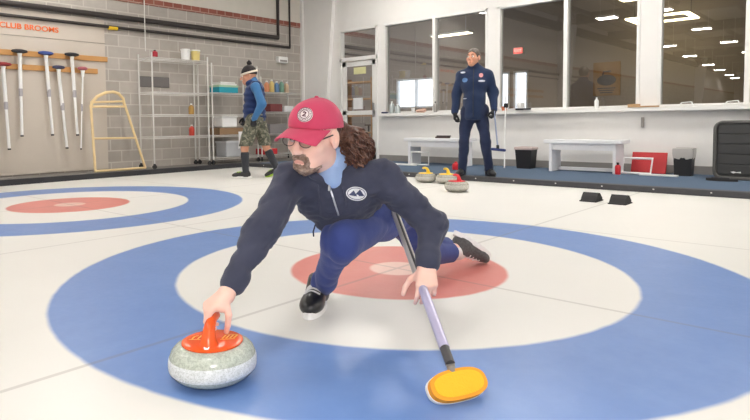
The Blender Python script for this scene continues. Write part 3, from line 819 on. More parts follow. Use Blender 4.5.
MB().lathe([(0, 0), (.035, 0), (.038, .01), (.038, .11), (.03, .13), (.012, .14), (0, .14)], 18).build('cylinder', m_red, e, smooth=True)
MB().box((-.012, -.014, .135), (.012, .014, .165)).box((-.006, -.05, .16), (.006, .01, .172)).build('valve', m_black, e)
# the black case
e = thing('storage_case', 'large dark ribbed case with rounded corners standing under the right window', 'case', (1.18, 6.36, ZP))
m_case = M('charcoal_case', (62, 62, 62), .6); m_casef = M('case_border', (84, 82, 80), .5)
def rrect(w, h, r, n=6):
    o = []
    for cx, cy, a in ((w-r, h-r, 0), (-w+r, h-r, PI/2), (-w+r, -h+r, PI), (w-r, -h+r, 1.5*PI)):
        for i in range(n+1): o.append((cx+r*math.cos(a+PI/2*i/n), cy+r*math.sin(a+PI/2*i/n)))
    return o
Xc = Matrix.Translation((0, 0, .375)) @ Matrix.Rotation(PI/2, 4, 'X')
MB().prism(rrect(.75, .37, .09), .16, Xc, -.08).build('shell', m_case, e)
fr = MB(); ol = rrect(.735, .355, .085); fr.tube([Xc @ Vector((x, y, .08)) for x, y in ol], .024, 8, close=True); fr.build('border', m_casef, e, smooth=True)
for k in range(5):
    z = -.30+.128*k; rb = MB().box((-.70, z, .078), (.70, z+.118, .094), .006, Xc).build('rib', m_case, e)
MB().prism([(-.56, -.272), (-.53, -.262), (-.50, -.272), (-.45, -.265), (-.45, -.285), (-.50, -.28), (-.53, -.29)], .004, Xc, .094).build('emblem', m_wob, e)
e = thing('hat', 'dark hat lying on top of the ribbed case', 'hat', (1.02, 6.36, ZP+.752)); MB().lathe([(0, 0), (.13, 0), (.135, .012), (.09, .02), (.075, .06), (.04, .075), (0, .078)], 20).build('crown', m_black, e, smooth=True)
e = thing('shoe_mat', 'black rubber pad lying on the carpet in front of the ribbed case', 'pad', (.56, 6.08, ZP)); MB().prism(superell(.17, .07, 2.4, 32), .03).build('pad', m_rubber, e); MB().box((-.11, -.04, .03), (.09, .04, .042), .006).build('raised_ridge', m_black, e)

# ------------------------------------------------------------------ on the sill
ZW = 1.016
def bottle(x, label, r, h, mat, y=6.87, capm=None): return jug('bottle', label, 'bottle', (x, y, ZW), r, h, mat, capm or m_wob)
m_clear = M('cloudy_plastic', (196, 204, 204), .2)
bottle(-5.13, 'tall cloudy spray bottle at the left end of the sill', .05, .24, m_clear)
bottle(-4.99, 'shorter cloudy bottle beside the tall one on the sill', .055, .18, m_clear)
bottle(-4.12, 'slim steel flask on the sill behind the standing man', .035, .20, M('brushed_steel', (176, 172, 168), .3, .6), capm=m_black)
bottle(-1.22, 'white squeeze bottle on the sill above the right bench', .032, .17, m_wob, capm=m_wob)
e = thing('glove', 'dark blue glove on the left end of the sill', 'glove', (-5.30, 6.86, ZW)); MB().box((-.07, -.03, 0), (.05, .03, .03), .012).box((.03, -.02, .004), (.10, 0, .024), .008).build('cloth', M('navy_glove', (44, 52, 84), .9), e)
e = thing('cup', 'white cup on the sill near the left windows', 'cup', (-4.62, 6.87, ZW)); MB().lathe([(0, 0), (.028, 0), (.038, .09), (.034, .09), (.025, .006), (0, .006)], 20).build('body', m_wob, e, smooth=True)
e = thing('cloth_pile', 'pinkish crumpled cloth on the sill near the left windows', 'cloth', (-4.45, 6.88, ZW))
v, q = sdf_mesh(WR(U(.03, ell((0, 0, .02), (.12, .05, .045)), ell((.06, 0, .035), (.05, .04, .04))), .012, 45, 3), (-.2, -.1, -.02), (.2, .1, .12), .008); np_obj('cloth', [(v+np.array((0, 0, .012)), q)], M('pinkish_cloth', (206, 168, 150), .9), e)
e = thing('orange_cup', 'small orange cup on the sill right of the standing man', 'cup', (-2.74, 6.87, ZW)); MB().lathe([(0, 0), (.04, 0), (.048, .07), (.044, .07), (.036, .006), (0, .006)], 20).build('body', M('terracotta', (206, 120, 84), .6), e, smooth=True)
crate('box', 'small white box with a dark label on the sill right of the standing man', 'box', (-2.44, 6.87, ZW), (.08, .14, .13), m_wob)
e = thing('gloves', 'dark folded gloves on the sill beside the small white box', 'gloves', (-2.36, 6.79, ZW)); MB().box((-.14, -.02, 0), (0, .03, .03), .01).box((-.02, -.025, .005), (.13, .02, .028), .009).build('cloth', m_black, e)
e = thing('wood_tray', 'wooden tray on the sill at the thick white post', 'tray', (-.56, 6.86, ZW)); MB().box((-.2, -.05, 0), (.2, .05, .02), .003).box((-.2, -.05, .02), (-.05, .05, .05), .003).build('board', M('tan_wood', (188, 150, 108), .6), e)
for x, lab in ((-.02, 'white folded paper rack on the sill of the right window'), (.52, 'white curled paper on the sill near the right window post')):
    e = thing('paper_holder', lab, 'paper', (x, 6.87, ZW)); MB().tube([(-.08, -.02, .006), (-.05, -.02, .05), (.07, -.02, .06), (.09, -.02, .006)], .007, 8).tube([(-.08, .03, .006), (-.05, .03, .05), (.07, .03, .06), (.09, .03, .006)], .007, 8).tube([(-.08, -.02, .006), (-.08, .03, .006)], .007, 6).tube([(.09, -.02, .006), (.09, .03, .006)], .007, 6).build('wire', m_wob, e)
e = thing('bracket', 'grey bracket on the wall under the sill at the thick post', 'bracket', (-.585, 6.95, .72)); MB().box((-.02, -.03, .0), (.02, 0, .15), .004).tube([(0, -.03, .02), (0, -.06, .02), (0, -.06, .07)], .012, 8).build('arm', m_base, e)
# a broom leaning on the sill
e = thing('leaning_broom', 'thin white broom leaning on the sill right of the standing man', 'curling broom', (-2.55, 6.55, ZP))
MB().tube([(0, -.05, .0), (-.135, .26, 1.22)], .011, 10).build('shaft', m_wob, e, smooth=True)
MB().box((-.145, .195, 1.0), (-.085, .255, 1.08), .01).build('grip', m_black, e)
# small things inside the clubroom, seen through the panes
e = thing('exit_sign', 'red lit exit sign on the clubroom wall', 'sign', (-4.88, LY, 2.55)); MB().box((-.13, -.05, 0), (.13, 0, .17), .006).build('housing', m_wob, e); MB().box((-.115, -.054, .015), (.115, -.05, .155)).build('lit_face', emit('red_exit_glow', (255, 70, 60), 1.6), e)
tx = text_mesh('letters', 'EXIT', .1, emit('exit_letters', (255, 180, 170), 2.0), e, .001, True); tx.rotation_euler = (PI/2, 0, 0); tx.location = (0, -.056, .085)
e = thing('club_board', 'brown board with a dark stone emblem on the clubroom wall', 'sign board', (-2.72, LY, 1.40)); MB().box((-.3, -.03, 0), (.3, 0, .78), .006).build('board', M('brown_board', (176, 136, 84), .7), e)
MB().lathe([(0, .008), (.2, .008), (.21, 0)], 28, Matrix.Translation((0, -.03, .36)) @ Matrix.Rotation(PI/2, 4, 'X') @ Matrix.Diagonal((1, .6, 1, 1))).tube([(-.08, -.04, .47), (-.06, -.04, .56), (.1, -.04, .56)], .02, 8).build('stone_emblem', m_black, e)
for k in range(3): MB().box((-.2+.03*k, -.036, .16-.05*k), (.2-.03*k, -.03, .185-.05*k)).build('print_line', m_black, e)
def shelf_unit(x, y, label, ws):
    e = thing('shelf_unit', label, 'shelves', (x, y, .05))
    MB().box((-ws, -.2, 0), (-ws+.03, .2, 1.9)).build('side_panel', m_rail, e); MB().box((ws-.03, -.2, 0), (ws, .2, 1.9)).build('side_panel', m_rail, e)
    for k in range(5): MB().box((-ws+.03, -.2, .1+.42*k), (ws-.03, .2, .13+.42*k)).build('shelf', m_rail, e)
shelf_unit(-7.6, 8.9, 'brown shelf unit seen through the glazed door', .5)
def table(x, y, label, col):
    e = thing('table', label, 'table', (x, y, .05))
    MB().box((-.7, -.4, .70), (.7, .4, .74), .006).build('top', col, e)
    for sx in (-.62, .62):
        for sy in (-.33, .33): MB().tube([(sx, sy, 0), (sx, sy, .7)], .02, 8).build('leg', m_black, e)
m_dkwood = M('dark_table_wood', (98, 74, 58), .5)
table(-2.6, 9.5, 'dark table in the clubroom below the brown board', m_dkwood)
table(-7.2, 9.8, 'dark table in the clubroom below the bright window', m_dkwood)
def chair(x, y, rz, label, mat):
    e = thing('chair', label, 'chair', (x, y, .05), rz)
    MB().box((-.22, -.22, .43), (.22, .22, .47), .01).build('seat', mat, e); MB().box((-.21, .19, .55), (.21, .225, .98), .012).build('backrest', mat, e)
    for sx in (-.19, .19):
        for sy in (-.19, .205): MB().tube([(sx, sy, 0), (sx, sy, .43 if sy < 0 else .6)], .013, 8).build('leg', m_black, e)
chair(-4.0, 9.2, .4, 'dark red chair in the clubroom behind the middle window', M('dark_red_seat', (104, 44, 48), .7))
chair(-3.2, 8.3, 2.6, 'black chair in the clubroom behind the middle window', m_black)
chair(-1.7, 8.6, 3.0, 'black chair in the clubroom near the thick post', m_black)
chair(-.6, 9.0, 2.7, 'black chair in the clubroom behind the right window', m_black)
# ------------------------------------------------------------------ people
def skin_mat(name, a, b):
    t = NT(name); n = t.noise(22, 4)
    c = t.mix(n, lin(a), lin(b))
    return t.pbr(c, .5, 0, t.bump(t.noise(140, 3), .08, .002), .4, Subsurface_Weight=.15, Subsurface_Scale=.01, Subsurface_Radius=(1, .4, .25))
m_skin = skin_mat('skin', (234, 188, 172), (242, 202, 188))
m_skin2 = skin_mat('ruddy_skin', (206, 148, 122), (220, 164, 138))
m_lip = M('lips', (212, 156, 144), .5)
m_eyew = M('eye_white', (232, 228, 222), .3); m_iris = M('eye_iris', (66, 52, 44), .2)
def cloth(name, a, b, bump=.35, scale=9, rough=.85, spec=.2):
    t = NT(name); c = t.mix(t.noise(scale, 4), lin(a), lin(b))
    h = t.m('ADD', t.m('MULTIPLY', t.noise(14, 4), 2.2), t.m('MULTIPLY', t.noise(420, 2), .25))
    return t.pbr(c, rough, 0, t.bump(h, bump, .006), spec, Sheen_Weight=.15)
m_jkt = cloth('navy_jacket_cloth', (54, 57, 74), (70, 73, 92))
m_trs = cloth('blue_trouser_cloth', (54, 66, 124), (66, 80, 142))
m_shirt = cloth('light_blue_shirt', (142, 168, 214), (160, 186, 226))
m_cap = cloth('maroon_cap_cloth', (186, 60, 92), (200, 74, 104), .2)
m_hair = None
def hair_mat(name, a, b, c):
    t = NT(name); P = t.obj(); n = t.noise(60, 4, rough=.7); n2 = t.noise(14, 3)
    k = t.mix(t.ramp(n, .35, .65), lin(a), lin(b)); k = t.mix(t.m('MULTIPLY', t.ramp(n2, .5, .7), .6), k, lin(c))
    return t.pbr(k, .45, 0, t.bump(n, .6, .004), .4)
m_hair = hair_mat('brown_hair', (62, 40, 34), (104, 72, 60), (134, 100, 84))
m_beard = hair_mat('greying_beard', (108, 84, 72), (150, 128, 116), (190, 174, 164))
m_grey = hair_mat('grey_hair', (74, 66, 60), (100, 92, 84), (128, 120, 112))
m_shoe = M('black_shoe_leather', (30, 30, 33), .3, spec=.6)
m_mesh = cloth('grey_shoe_mesh', (62, 62, 64), (110, 110, 112), .6, 90)
m_sole = M('white_sole', (240, 240, 240), .5, var=.03)
m_lace = M('white_lace', (232, 232, 232), .7)
m_sock = cloth('white_sock', (226, 226, 226), (240, 240, 240))

def frame(fwd, up):
    f = nrm(fwd); u = np.array(up, float); u = nrm(u-f*(u@f)); r = np.cross(f, u)
    return np.stack([r, f, u], 1)       # columns: right, forward, up

def head_f():
    """a head: x right, y forward, z up, origin between the ears; eyes at z = .012"""
    b = U(.035, ell((0, -.012, .042), (.077, .097, .092)), ell((0, .03, -.042), (.060, .064, .066)), ell((0, .066, -.088), (.030, .026, .024)))
    b = U(.02, b, cap((-.036, .080, .032), (.036, .080, .032), .013), ell((.044, .060, -.018), (.024, .026, .024)), ell((-.044, .060, -.018), (.024, .026, .024)))
    for s in (-1, 1): b = SUB(b, ell((s*.032, .104, .010), (.017, .016, .012)), .012)
    b = U(.010, b, cap((0, .094, .018), (0, .119, -.026), .0085, .0125), ell((.012, .108, -.030), (.009, .011, .008)), ell((-.012, .108, -.030), (.009, .011, .008)))
    b = U(.005, b, cap((-.020, .094, -.058), (.020, .094, -.058), .0065), cap((-.016, .093, -.068), (.016, .093, -.068), .007))
    for s in (-1, 1):
        b = U(.006, b, SUB(ell((s*.079, -.006, .002), (.011, .021, .033)), ell((s*.090, .000, .006), (.008, .010, .016)), .004))
    return b
HEAD = head_f()
def hand_f(wr, u, w, side, curl, thumb, s=1.0, spread=.0):
    """wrist, direction to the knuckles, dorsal direction, side +1 right hand -1 left; curl: degrees of three joints per finger"""
    u = nrm(u); w = np.array(w, float); w = nrm(w-u*(w@u)); v = np.cross(w, u)*side
    L = lambda x, y, z: np.array(wr)+s*(x*u+y*v+z*w)
    kn = [(.088, .029), (.092, .009), (.087, -.011), (.079, -.029)]
    palm = U(.016, *[cap(L(.012, y*.55, 0), L(x-.004, y, .003), .0165*s, .0122*s) for x, y in kn], cap(L(.018, .016, -.010), L(.052, .034, -.014), .0175*s, .014*s))
    fs = []; tips = []
    for i, ((x, y), ln) in enumerate(zip(kn, (.074, .081, .075, .060))):
        p = L(x, y, .002); a = 0; r = .0094 if i < 3 else .0082; seg = []
        for j, k in enumerate((.46, .30, .24)):
            a += math.radians(curl[i][j]); sp = spread*(1.5-i)
            d = nrm(math.cos(a)*u-math.sin(a)*w+sp*v); q = p+d*ln*k*s
            seg.append(cap(p, q, r*s*(1-.1*j), r*s*(.92-.1*j))); p = q
        fs.append(U(.003, *seg)); tips.append(p)
    p = L(.030, .026, -.012); seg = []
    for (cu, cv, cw), ln, r in zip(thumb, (.042, .034, .027), (.0125, .0108, .0098)):
        d = nrm(cu*u+cv*v+cw*w); q = p+d*ln*s; seg.append(cap(p, q, r*s, r*s*.92)); p = q
    fs.append(U(.004, *seg))
    hnd = palm
    for f in fs: hnd = U(.006, hnd, f)
    return hnd, v
def bbx(pts, pad): a = np.array(pts); return a.min(0)-pad, a.max(0)+pad
def eyes(c, X, s, parent, off):
    for q in (-1, 1):
        p = np.array(c)+X@(np.array((q*.032, .0865, .010))*s); d = X[:, 1]
        b = MB(); bmesh.ops.create_uvsphere(b.bm, u_segments=16, v_segments=12, radius=.0125*s, matrix=Matrix.Translation(p))
        for f in b.bm.faces: f.material_index = 1 if (np.array(f.calc_center_median())-p)@d > .0108*s else 0
        b.build('eye', [m_eyew, m_iris], parent, off, True)
def shoe(c, X, s, parent, off, mats, high=.10, laces=4):
    """X columns right, toe, up ; c = centre of the sole on the ground"""
    up = U(.03, ell((0, .075, .038), (.046, .070, .036)), ell((0, .0, .046), (.041, .095, .046)), ell((0, -.075, .05), (.037, .055, .055)), cap((0, -.055, .05), (0, -.065, high), .040, .038))
    up = CUT(CUT(up, (0, 0, .018), (0, 0, -1)), (0, 0, high), (0, .25, 1))
    f = XF(up, c, X, s); lo, hi = bbx([np.array(c)+X@(np.array(p)*s) for p in [(a, b, d) for a in (-.06, .06) for b in (-.15, .16) for d in (0, .16)]], .02)
    v, q = sdf_mesh(f, lo, hi, .0045)
    sh = np_obj('shoe', [(v, q)], mats[0], parent, off)
    Xm = Matrix(X*s).to_4x4(); Xm.translation = Vector(np.array(c))
    ol = []
    for i in range(40):
        a = 2*PI*i/40; y = .145*math.sin(a); wd = .047 if y > -.02 else .040
        ol.append((wd*math.cos(a)*(1 if abs(y) < .11 else .98), y))
    b = MB().prism(ol, .026, Xm, 0); b.build('sole', mats[1], sh, off)
    fl = MB()
    for k in range(laces):
        y = .062-.022*k; pts = []
        for i in range(9):
            x = -.03+.0075*i; o = np.array(c)+X@(np.array((x, y+.004*math.sin(i), .16))*s)
            h = hit(f, o, -X[:, 2], .2)
            if h is not None: pts.append(h+X[:, 2]*.002)
        if len(pts) > 2: fl.tube(pts, .0034*s, 6)
    fl.build('lace', mats[2], sh, off)
    return sh

# ---------------- the delivering man
B = np.array((.25, -.75, 0.0))
J = dict(Rsh=(.307, -1.125, .612), Lsh=(.570, -.868, .618), neck=(.405, -.965, .645), chest=(.405, -.945, .545), mid=(.300, -.71, .50), pelv=(.298, -.48, .43),
         Lhip=(.350, -.620, .425), Rhip=(.279, -.389, .418), Lkn=(.458, -1.000, .374), Lank=(.170, -.815, .10), Rkn=(.267, -.117, .150), Rank=(.248, .215, .108),
         Relb=(.366, -1.335, .452), Rwr=(.420, -1.535, .274), Lelb=(.736, -.783, .442), Lwr=(.806, -.918, .314), head=(.437, -1.121, .783))
J = {k: np.array(v, float) for k, v in J.items()}
HX = frame((.17, -.97, -.13), (.09, .0, 1)); HS = 1.10; HC = J['head']
headf = XF(HEAD, HC, HX, HS)
hl = lambda *p: HC+HX@(np.array(p)*HS)
neckf = cap(hl(0, -.025, -.06), J['neck']+np.array((.0, .02, -.03)), .060, .062)
rhand, _ = hand_f(J['Rwr'], (-.197, -.665, -.45), (-.122, -.526, .75), 1, [(38, 50, 30), (50, 62, 34), (58, 66, 36), (64, 66, 38)], [(.45, .55, -.7), (.62, -.05, -.8), (.5, -.4, -.75)], 1.0)
lhand, _ = hand_f(J['Lwr'], (.030, -.050, -.078), (.62, -.72, .30), -1, [(22, 34, 22), (30, 44, 26), (36, 48, 30), (40, 50, 30)], [(.55, .75, -.35), (.75, .45, -.45), (.85, .2, -.45)], .98, .05)
rarm = U(.02, rhand, cap(J['Rwr'], J['Relb'], .0265, .044)); larm = U(.02, lhand, cap(J['Lwr'], J['Lelb'], .0265, .044))
core = U(.06, ell(J['chest']+np.array((0, .03, -.02)), (.09, .09, .08)), cap(J['chest']+np.array((0, .03, -.02)), J['mid'], .08, .10), cap(J['mid'], J['pelv'], .10, .11), cap(J['Rsh'], J['Relb'], .05, .042), cap(J['Lsh'], J['Lelb'], .05, .042),
         cap(J['Lhip'], J['Lkn'], .075, .052), cap(J['Lkn'], J['Lank'], .05, .036), cap(J['Rhip'], J['Rkn'], .075, .052), cap(J['Rkn'], J['Rank'], .05, .036), neckf)
parts = [sdf_mesh(core, *bbx(list(J.values()), .2), .012)]
parts.append(sdf_mesh(U(.03, headf, neckf), HC-.17, HC+.17, .0036))
parts.append(sdf_mesh(rarm, *bbx([J['Rwr'], STONE+(.2,)], .13), .0032))
parts.append(sdf_mesh(larm, J['Lwr']-.15, J['Lwr']+.1, .0032))
def lip_paint(fc):
    p = (fc-HC)@HX/HS
    return ((np.abs(p[:, 0]) < .020) & (p[:, 2] < -.0565) & (p[:, 2] > -.072) & (p[:, 1] > .090)).astype(int)
man = np_obj('person', parts, [m_skin, m_lip], None, B, lip_paint)
tag(man, 'man lunging low on the ice in a maroon cap and navy jacket, pushing a stone', 'person')
eyes(HC, HX, HS, man, B)
# jacket: trunk, sleeves, open collar
sx_ = nrm(J['Lsh']-J['Rsh']); t_ = nrm(J['neck']-J['mid']); t_ = nrm(t_-sx_*(t_@sx_)); n_ = np.cross(t_, sx_)
if n_ @ np.array((.6, -.7, -.2)) < 0: n_ = -n_
TX = np.stack([sx_, n_, t_])            # rows: local axes
trunk = U(.09, ell(J['chest'], (.185, .125, .135), TX), cap(J['mid'], J['pelv']+np.array((0, .0, .02)), .130, .140), cap(J['chest']*.6+J['mid']*.4+np.array((.0, -.03, -.03)), J['mid']+np.array((0, 0, -.0)), .12, .12),
          cap(J['Rsh'], J['Lsh'], .062, .066), cap(J['neck']+np.array((0, .02, -.05)), J['neck']+np.array((.0, .03, .0)), .10, .074))
front = cap((.35, -.985, .50), (.372, -.985, .455), .085, .062)
trunk = U(.06, trunk, front)
def sleeve(a, b, c, r):
    return U(.03, cap(a, b, r[0], r[1]), cap(b, c, r[1], r[2]))
cuff = lambda w, e, t: w+(e-w)*t
rs = sleeve(J['Rsh'], J['Relb'], cuff(J['Rwr'], J['Relb'], .16), (.080, .072, .048))
ls = sleeve(J['Lsh'], J['Lelb'], cuff(J['Lwr'], J['Lelb'], .10), (.080, .066, .050))
jk = U(.045, trunk, rs, ls)
jk = WR(WR(jk, .013, 15, 5), .006, 34, 8, (1, 1, 1.4))
jk = U(.012, jk, cap(cuff(J['Rwr'], J['Relb'], .13), cuff(J['Rwr'], J['Relb'], .24), .043, .047), cap(cuff(J['Lwr'], J['Lelb'], .06), cuff(J['Lwr'], J['Lelb'], .2), .044, .048))
# collar ring, then the V opening at the throat
cdir = nrm(HC-J['neck']); 
vtop = hl(0, .03, -.13); vbot = np.array((.455, -1.055, .60))
vd = nrm((-.66, .70, -.12))
p0 = np.array((.474, -1.085, .606)); thr = np.array((.446, -1.085, .682))
h0 = hit(jk, p0-vd*.35, vd, .8)
jk = SUB(jk, cap(h0-vd*.012+np.array((0, 0, -.002)), h0+np.array((-.006, .0, .06)), .014, .056), .008)
jk = SUB(jk, cap(h0+np.array((-.006, .0, .06)), J['neck']+np.array((.0, .01, .07)), .050, .068), .012)
# collar wings standing round the throat
for pts in ([h0+vd*.004, (.492, -1.018, .640), (.492, -.945, .672), (.455, -.890, .690), (.395, -.875, .700)], [h0+vd*.004, (.415, -1.112, .640), (.352, -1.060, .668), (.335, -.975, .690), (.395, -.875, .700)]):
    for a, b in zip(pts, pts[1:]): jk = U(.012, jk, cap(a, b, .013, .014))
jmesh = sdf_mesh(jk, *bbx([J[k] for k in ('Rsh', 'Lsh', 'Rwr', 'Lwr', 'Lelb', 'pelv', 'neck')], .19), .006)
jacket = np_obj('jacket', [jmesh], m_jkt, man, B)
shirt = U(.04, cap(J['neck']+np.array((0, .01, -.02)), J['chest'], .082, .115), cap(J['neck'], J['neck']+(HC-J['neck'])*.40+np.array((0, .01, -.005)), .074, .071), cap((.452, -1.045, .625), (.438, -1.030, .672), .050, .042))
np_obj('shirt', [sdf_mesh(WR(shirt, .004, 30, 2), J['chest']-.2, J['neck']+.16, .006)], m_shirt, man, B)
# zip
def drape(f, pts, d, back=.35, lift=.002):
    o = []
    d = nrm(d)
    for p in pts:
        h = hit(f, np.array(p)-d*back, d, .8)
        if h is not None: o.append(h-d*lift)
    return o
zp = [np.array((.470, -1.080, .600))*(1-k)+np.array((.423, -.978, .470))*k for k in np.linspace(0, 1, 14)]
zz = drape(jk, zp, vd)
MB().tube(zz, .0035, 6).build('zip', M('silver_zip', (196, 198, 204), .35, .6), jacket, B)
MB().tube([zz[0], zz[0]+np.array((.004, -.006, -.02))], .004, 6).build('zip_pull', m_steel, jacket, B)
def drawcord(a, b):
    pts = drape(jk, [np.array(a)*(1-k)+np.array(b)*k for k in np.linspace(0, 1, 10)], vd, lift=.003)
    MB().tube(pts, .003, 6).build('drawcord', m_jkt, jacket, B)
drawcord((.420, -1.09, .60), (.375, -1.03, .47)); drawcord((.47, -1.01, .59), (.45, -.96, .50))
MB().tube([(.360, -1.045, .432), (.362, -1.060, .405), (.360, -1.056, .385)], .003, 6).build('drawcord', m_jkt, jacket, B)
def patch(f, c, d, upv, a, b, n=14, lift=.0025):
    """disc laid onto a surface f along direction d: list of rings of points"""
    d = nrm(d); up = np.array(upv, float); up = nrm(up-d*(up@d)); rt = np.cross(d, up)
    rows = []
    for k in np.linspace(0.02, 1, 6):
        row = []
        for i in range(n*2+1):
            q = 2*PI*(i % (n*2))/(n*2)
            h = hit(f, np.array(c)-d*.25+rt*a*k*math.cos(q)+up*b*k*math.sin(q), d, .6)
            row.append((h if h is not None else np.array(c))-d*lift)
        rows.append(row)
    return rows, rt, up
def on(f, c, d, rt, up, pts, lift):
    return [hit(f, np.array(c)-nrm(d)*.25+rt*x+up*y, d, .6)-nrm(d)*lift for x, y in pts]
bc = np.array((.471, -.928, .553))
rows, rt, up = patch(jk, bc, vd, (0.1, 0.05, 1), .041, .027)
bdg = MB().strip(rows).build('badge', M('white_badge', (226, 228, 232), .7), jacket, B, True)
mt = MB()
for tri in ([(-.030, -.008), (-.012, .012), (.004, -.010)], [(-.010, -.010), (.012, .018), (.032, -.006)]):
    mt.bm.faces.new([mt.bm.verts.new(p) for p in on(jk, bc, vd, rt, up, tri, .0045)])
rr = on(jk, bc, vd, rt, up, [(.035*math.cos(q), .022*math.sin(q)) for q in np.linspace(0, 2*PI, 30)[:-1]], .004)
mt.tube(rr, .0012, 5, close=True)
mt.build('mountain_emblem', M('navy_print', (58, 66, 100), .7), bdg, B)

# trousers
tr = U(.05, cap(J['pelv']+np.array((0, .03, .0)), J['pelv']+np.array((.01, -.10, .01)), .135, .13), cap(J['Lhip'], J['Lkn'], .120, .083), cap(J['Rhip'], J['Rkn'], .108, .078))
tr = U(.03, tr, cap(J['Lkn'], J['Lank']+np.array((0, 0, .0)), .081, .056), cap(J['Rkn'], cuff(J['Rank'], J['Rkn'], .10), .082, .072))
tr = WR(WR(tr, .013, 15, 11), .0035, 24, 12)
tr = CUT(tr, cuff(J['Rank'], J['Rkn'], .26), J['Rank']-J['Rkn']); 
tr = SUB(tr, cap(cuff(J['Rank'], J['Rkn'], .40), J['Rank']+(J['Rank']-J['Rkn'])*.1, .05, .052))
tm = sdf_mesh(tr, *bbx([J[k] for k in ('pelv', 'Lkn', 'Lank', 'Rkn', 'Rank', 'Lhip')], .17), .0065)
np_obj('trousers', [tm], m_trs, man, B)
# shoes
FX = frame((.11, -.165, 0), (0, 0, 1))
shoe((.165, -.850, 0.002), FX, 1.15, man, B, (m_shoe, m_sole, m_lace))
toe = np.array((.325, .478, .019)); heel = np.array((.217, .238, .196))
RX = frame(toe-heel, (-.10, -.60, -.68))
shoe((toe+heel)/2+np.array((.012, .0, .022)), RX, 1.04, man, B, (m_mesh, m_sole, m_lace), .09)
np_obj('sock', [sdf_mesh(cap(cuff(J['Rank'], J['Rkn'], .5), heel*.70+toe*.30+RX[:, 2]*.075, .045, .044), J['Rank']-.2, J['Rank']+.22, .006)], m_sock, man, B)

# cap with brim, badge, button
crown = XF(CUT(ell((0, -.012, .040), (.0875, .108, .100)), (0, 0, .040), (0, .12, -1)), HC, HX, HS)
crown = U(.02, crown, XF(CUT(ell((0, .032, .060), (.070, .072, .070)), (0, 0, .040), (0, .12, -1)), HC, HX, HS))
inner = XF(ell((0, -.012, .038), (.083, .103, .094)), HC, HX, HS)
cm = sdf_mesh(SUB(crown, inner), HC-.2, HC+.22, .0042)
capo = np_obj('cap', [cm], m_cap, man, B)
rows = []
for i in range(9):
    k = i/8; row = []
    for j in range(21):
        a = (j/20-.5)*2; ang = a*1.15
        base = np.array((.083*math.sin(ang*1.12), -.012+.106*math.cos(ang*1.05), .042+.0))
        out = np.array((.080*math.sin(ang*1.25), .172*math.cos(ang*.82)**.8, .044))
        p = base*(1-k)+out*k
        p[2] += -.030*(p[0]/.08)**2*(.35+.65*k) - .020*k + .004
        row.append(Vector(hl(*p)))
    rows.append(row)
brim = MB().strip(rows, .004, Vector(HX[:, 2])).build('brim', m_cap, capo, B, True, 70)
MB().lathe([(0, .006), (.006, .005), (.009, 0)], 14, Matrix.Translation(hl(0, -.012, .140)) @ Matrix(HX).to_4x4()).build('cap_button', m_cap, capo, B, True)
lc = hl(-.020, .085, .092); ld = nrm(HX@np.array((.14, -.90, -.52)))
rows, rt, up = patch(crown, lc, ld, HX[:, 2], .029, .029)
cb = MB().strip(rows).build('badge', M('pale_cap_badge', (236, 228, 228), .7), capo, B, True)
rg = MB()
for r, w in ((.0268, .0013), (.0165, .0013)):
    rg.tube(on(crown, lc, ld, rt, up, [(r*math.cos(q), r*math.sin(q)) for q in np.linspace(0, 2*PI, 34)[:-1]], .0046), w, 5, close=True)
for k in range(22):
    q = 2*PI*k/22; rg.tube(on(crown, lc, ld, rt, up, [(.0195*math.cos(q), .0195*math.sin(q)), (.0235*math.cos(q), .0235*math.sin(q))], .0044), .0013, 4)
rg.tube(on(crown, lc, ld, rt, up, [(-.006, .005), (-.002, .0085), (.005, .006), (.003, 0), (-.006, -.007), (.007, -.007)], .0045), .0026, 5)
rg.build('badge_print', M('maroon_print', (92, 48, 66), .7), cb, B)
# glasses
gl = MB()
for s in (-1, 1):
    gl.tube([hl(s*.034+.024*math.cos(q), .112-.10*abs(.024*math.cos(q)), .004+.016*math.sin(q)) for q in np.linspace(0, 2*PI, 22)[:-1]], .0016, 6, close=True)
    gl.tube([hl(s*.058, .106, .010), hl(s*.074, .06, .014), hl(s*.081, .0, .020), hl(s*.083, -.02, .010)], .0028, 6)
gl.tube([hl(-.010, .113, .008), hl(0, .117, .011), hl(.010, .113, .008)], .0018, 6)
glasses = gl.build('glasses', M('dark_spectacle_frame', (52, 44, 44), .35), man, B)
m_lens = glass_material('lens_glass', (.94, .94, .95), .02)
for s in (-1, 1):
    MB().bm
    b = MB(); b.bm.faces.new([b.bm.verts.new(hl(s*.034+.023*math.cos(q), .1105-.10*abs(.023*math.cos(q)), .004+.015*math.sin(q))) for q in np.linspace(0, 2*PI, 22)[:-1]]); b.build('lens', m_lens, glasses, B)
# beard and moustache grow from the face
mask = U(.012, ell((0, .074, -.098), (.036, .045, .030)), cap((-.027, .088, -.070), (-.024, .098, -.050), .010, .009), cap((.027, .088, -.070), (.024, .098, -.050), .010, .009), cap((-.024, .098, -.049), (.024, .098, -.049), .0105),
         cap((-.052, .026, -.092), (-.032, .064, -.104), .010, .016), cap((.052, .026, -.092), (.032, .064, -.104), .010, .016))
mask = SUB(mask, cap((-.016, .108, -.065), (.016, .108, -.065), .0042))
bd = lambda P: np.maximum(WR(OFF(HEAD, .0055), .0055, 150, 4)(P), mask(P))
np_obj('beard', [sdf_mesh(XF(bd, HC, HX, HS), HC-.17, HC+.17, .003)], m_beard, man, B)
# eyebrows
for s in (-1, 1): MB().tube([hl(s*.016, .099, .034), hl(s*.032, .099, .041), hl(s*.050, .086, .036)], [.003, .004, .002], 6).build('eyebrow', m_beard, man, B)
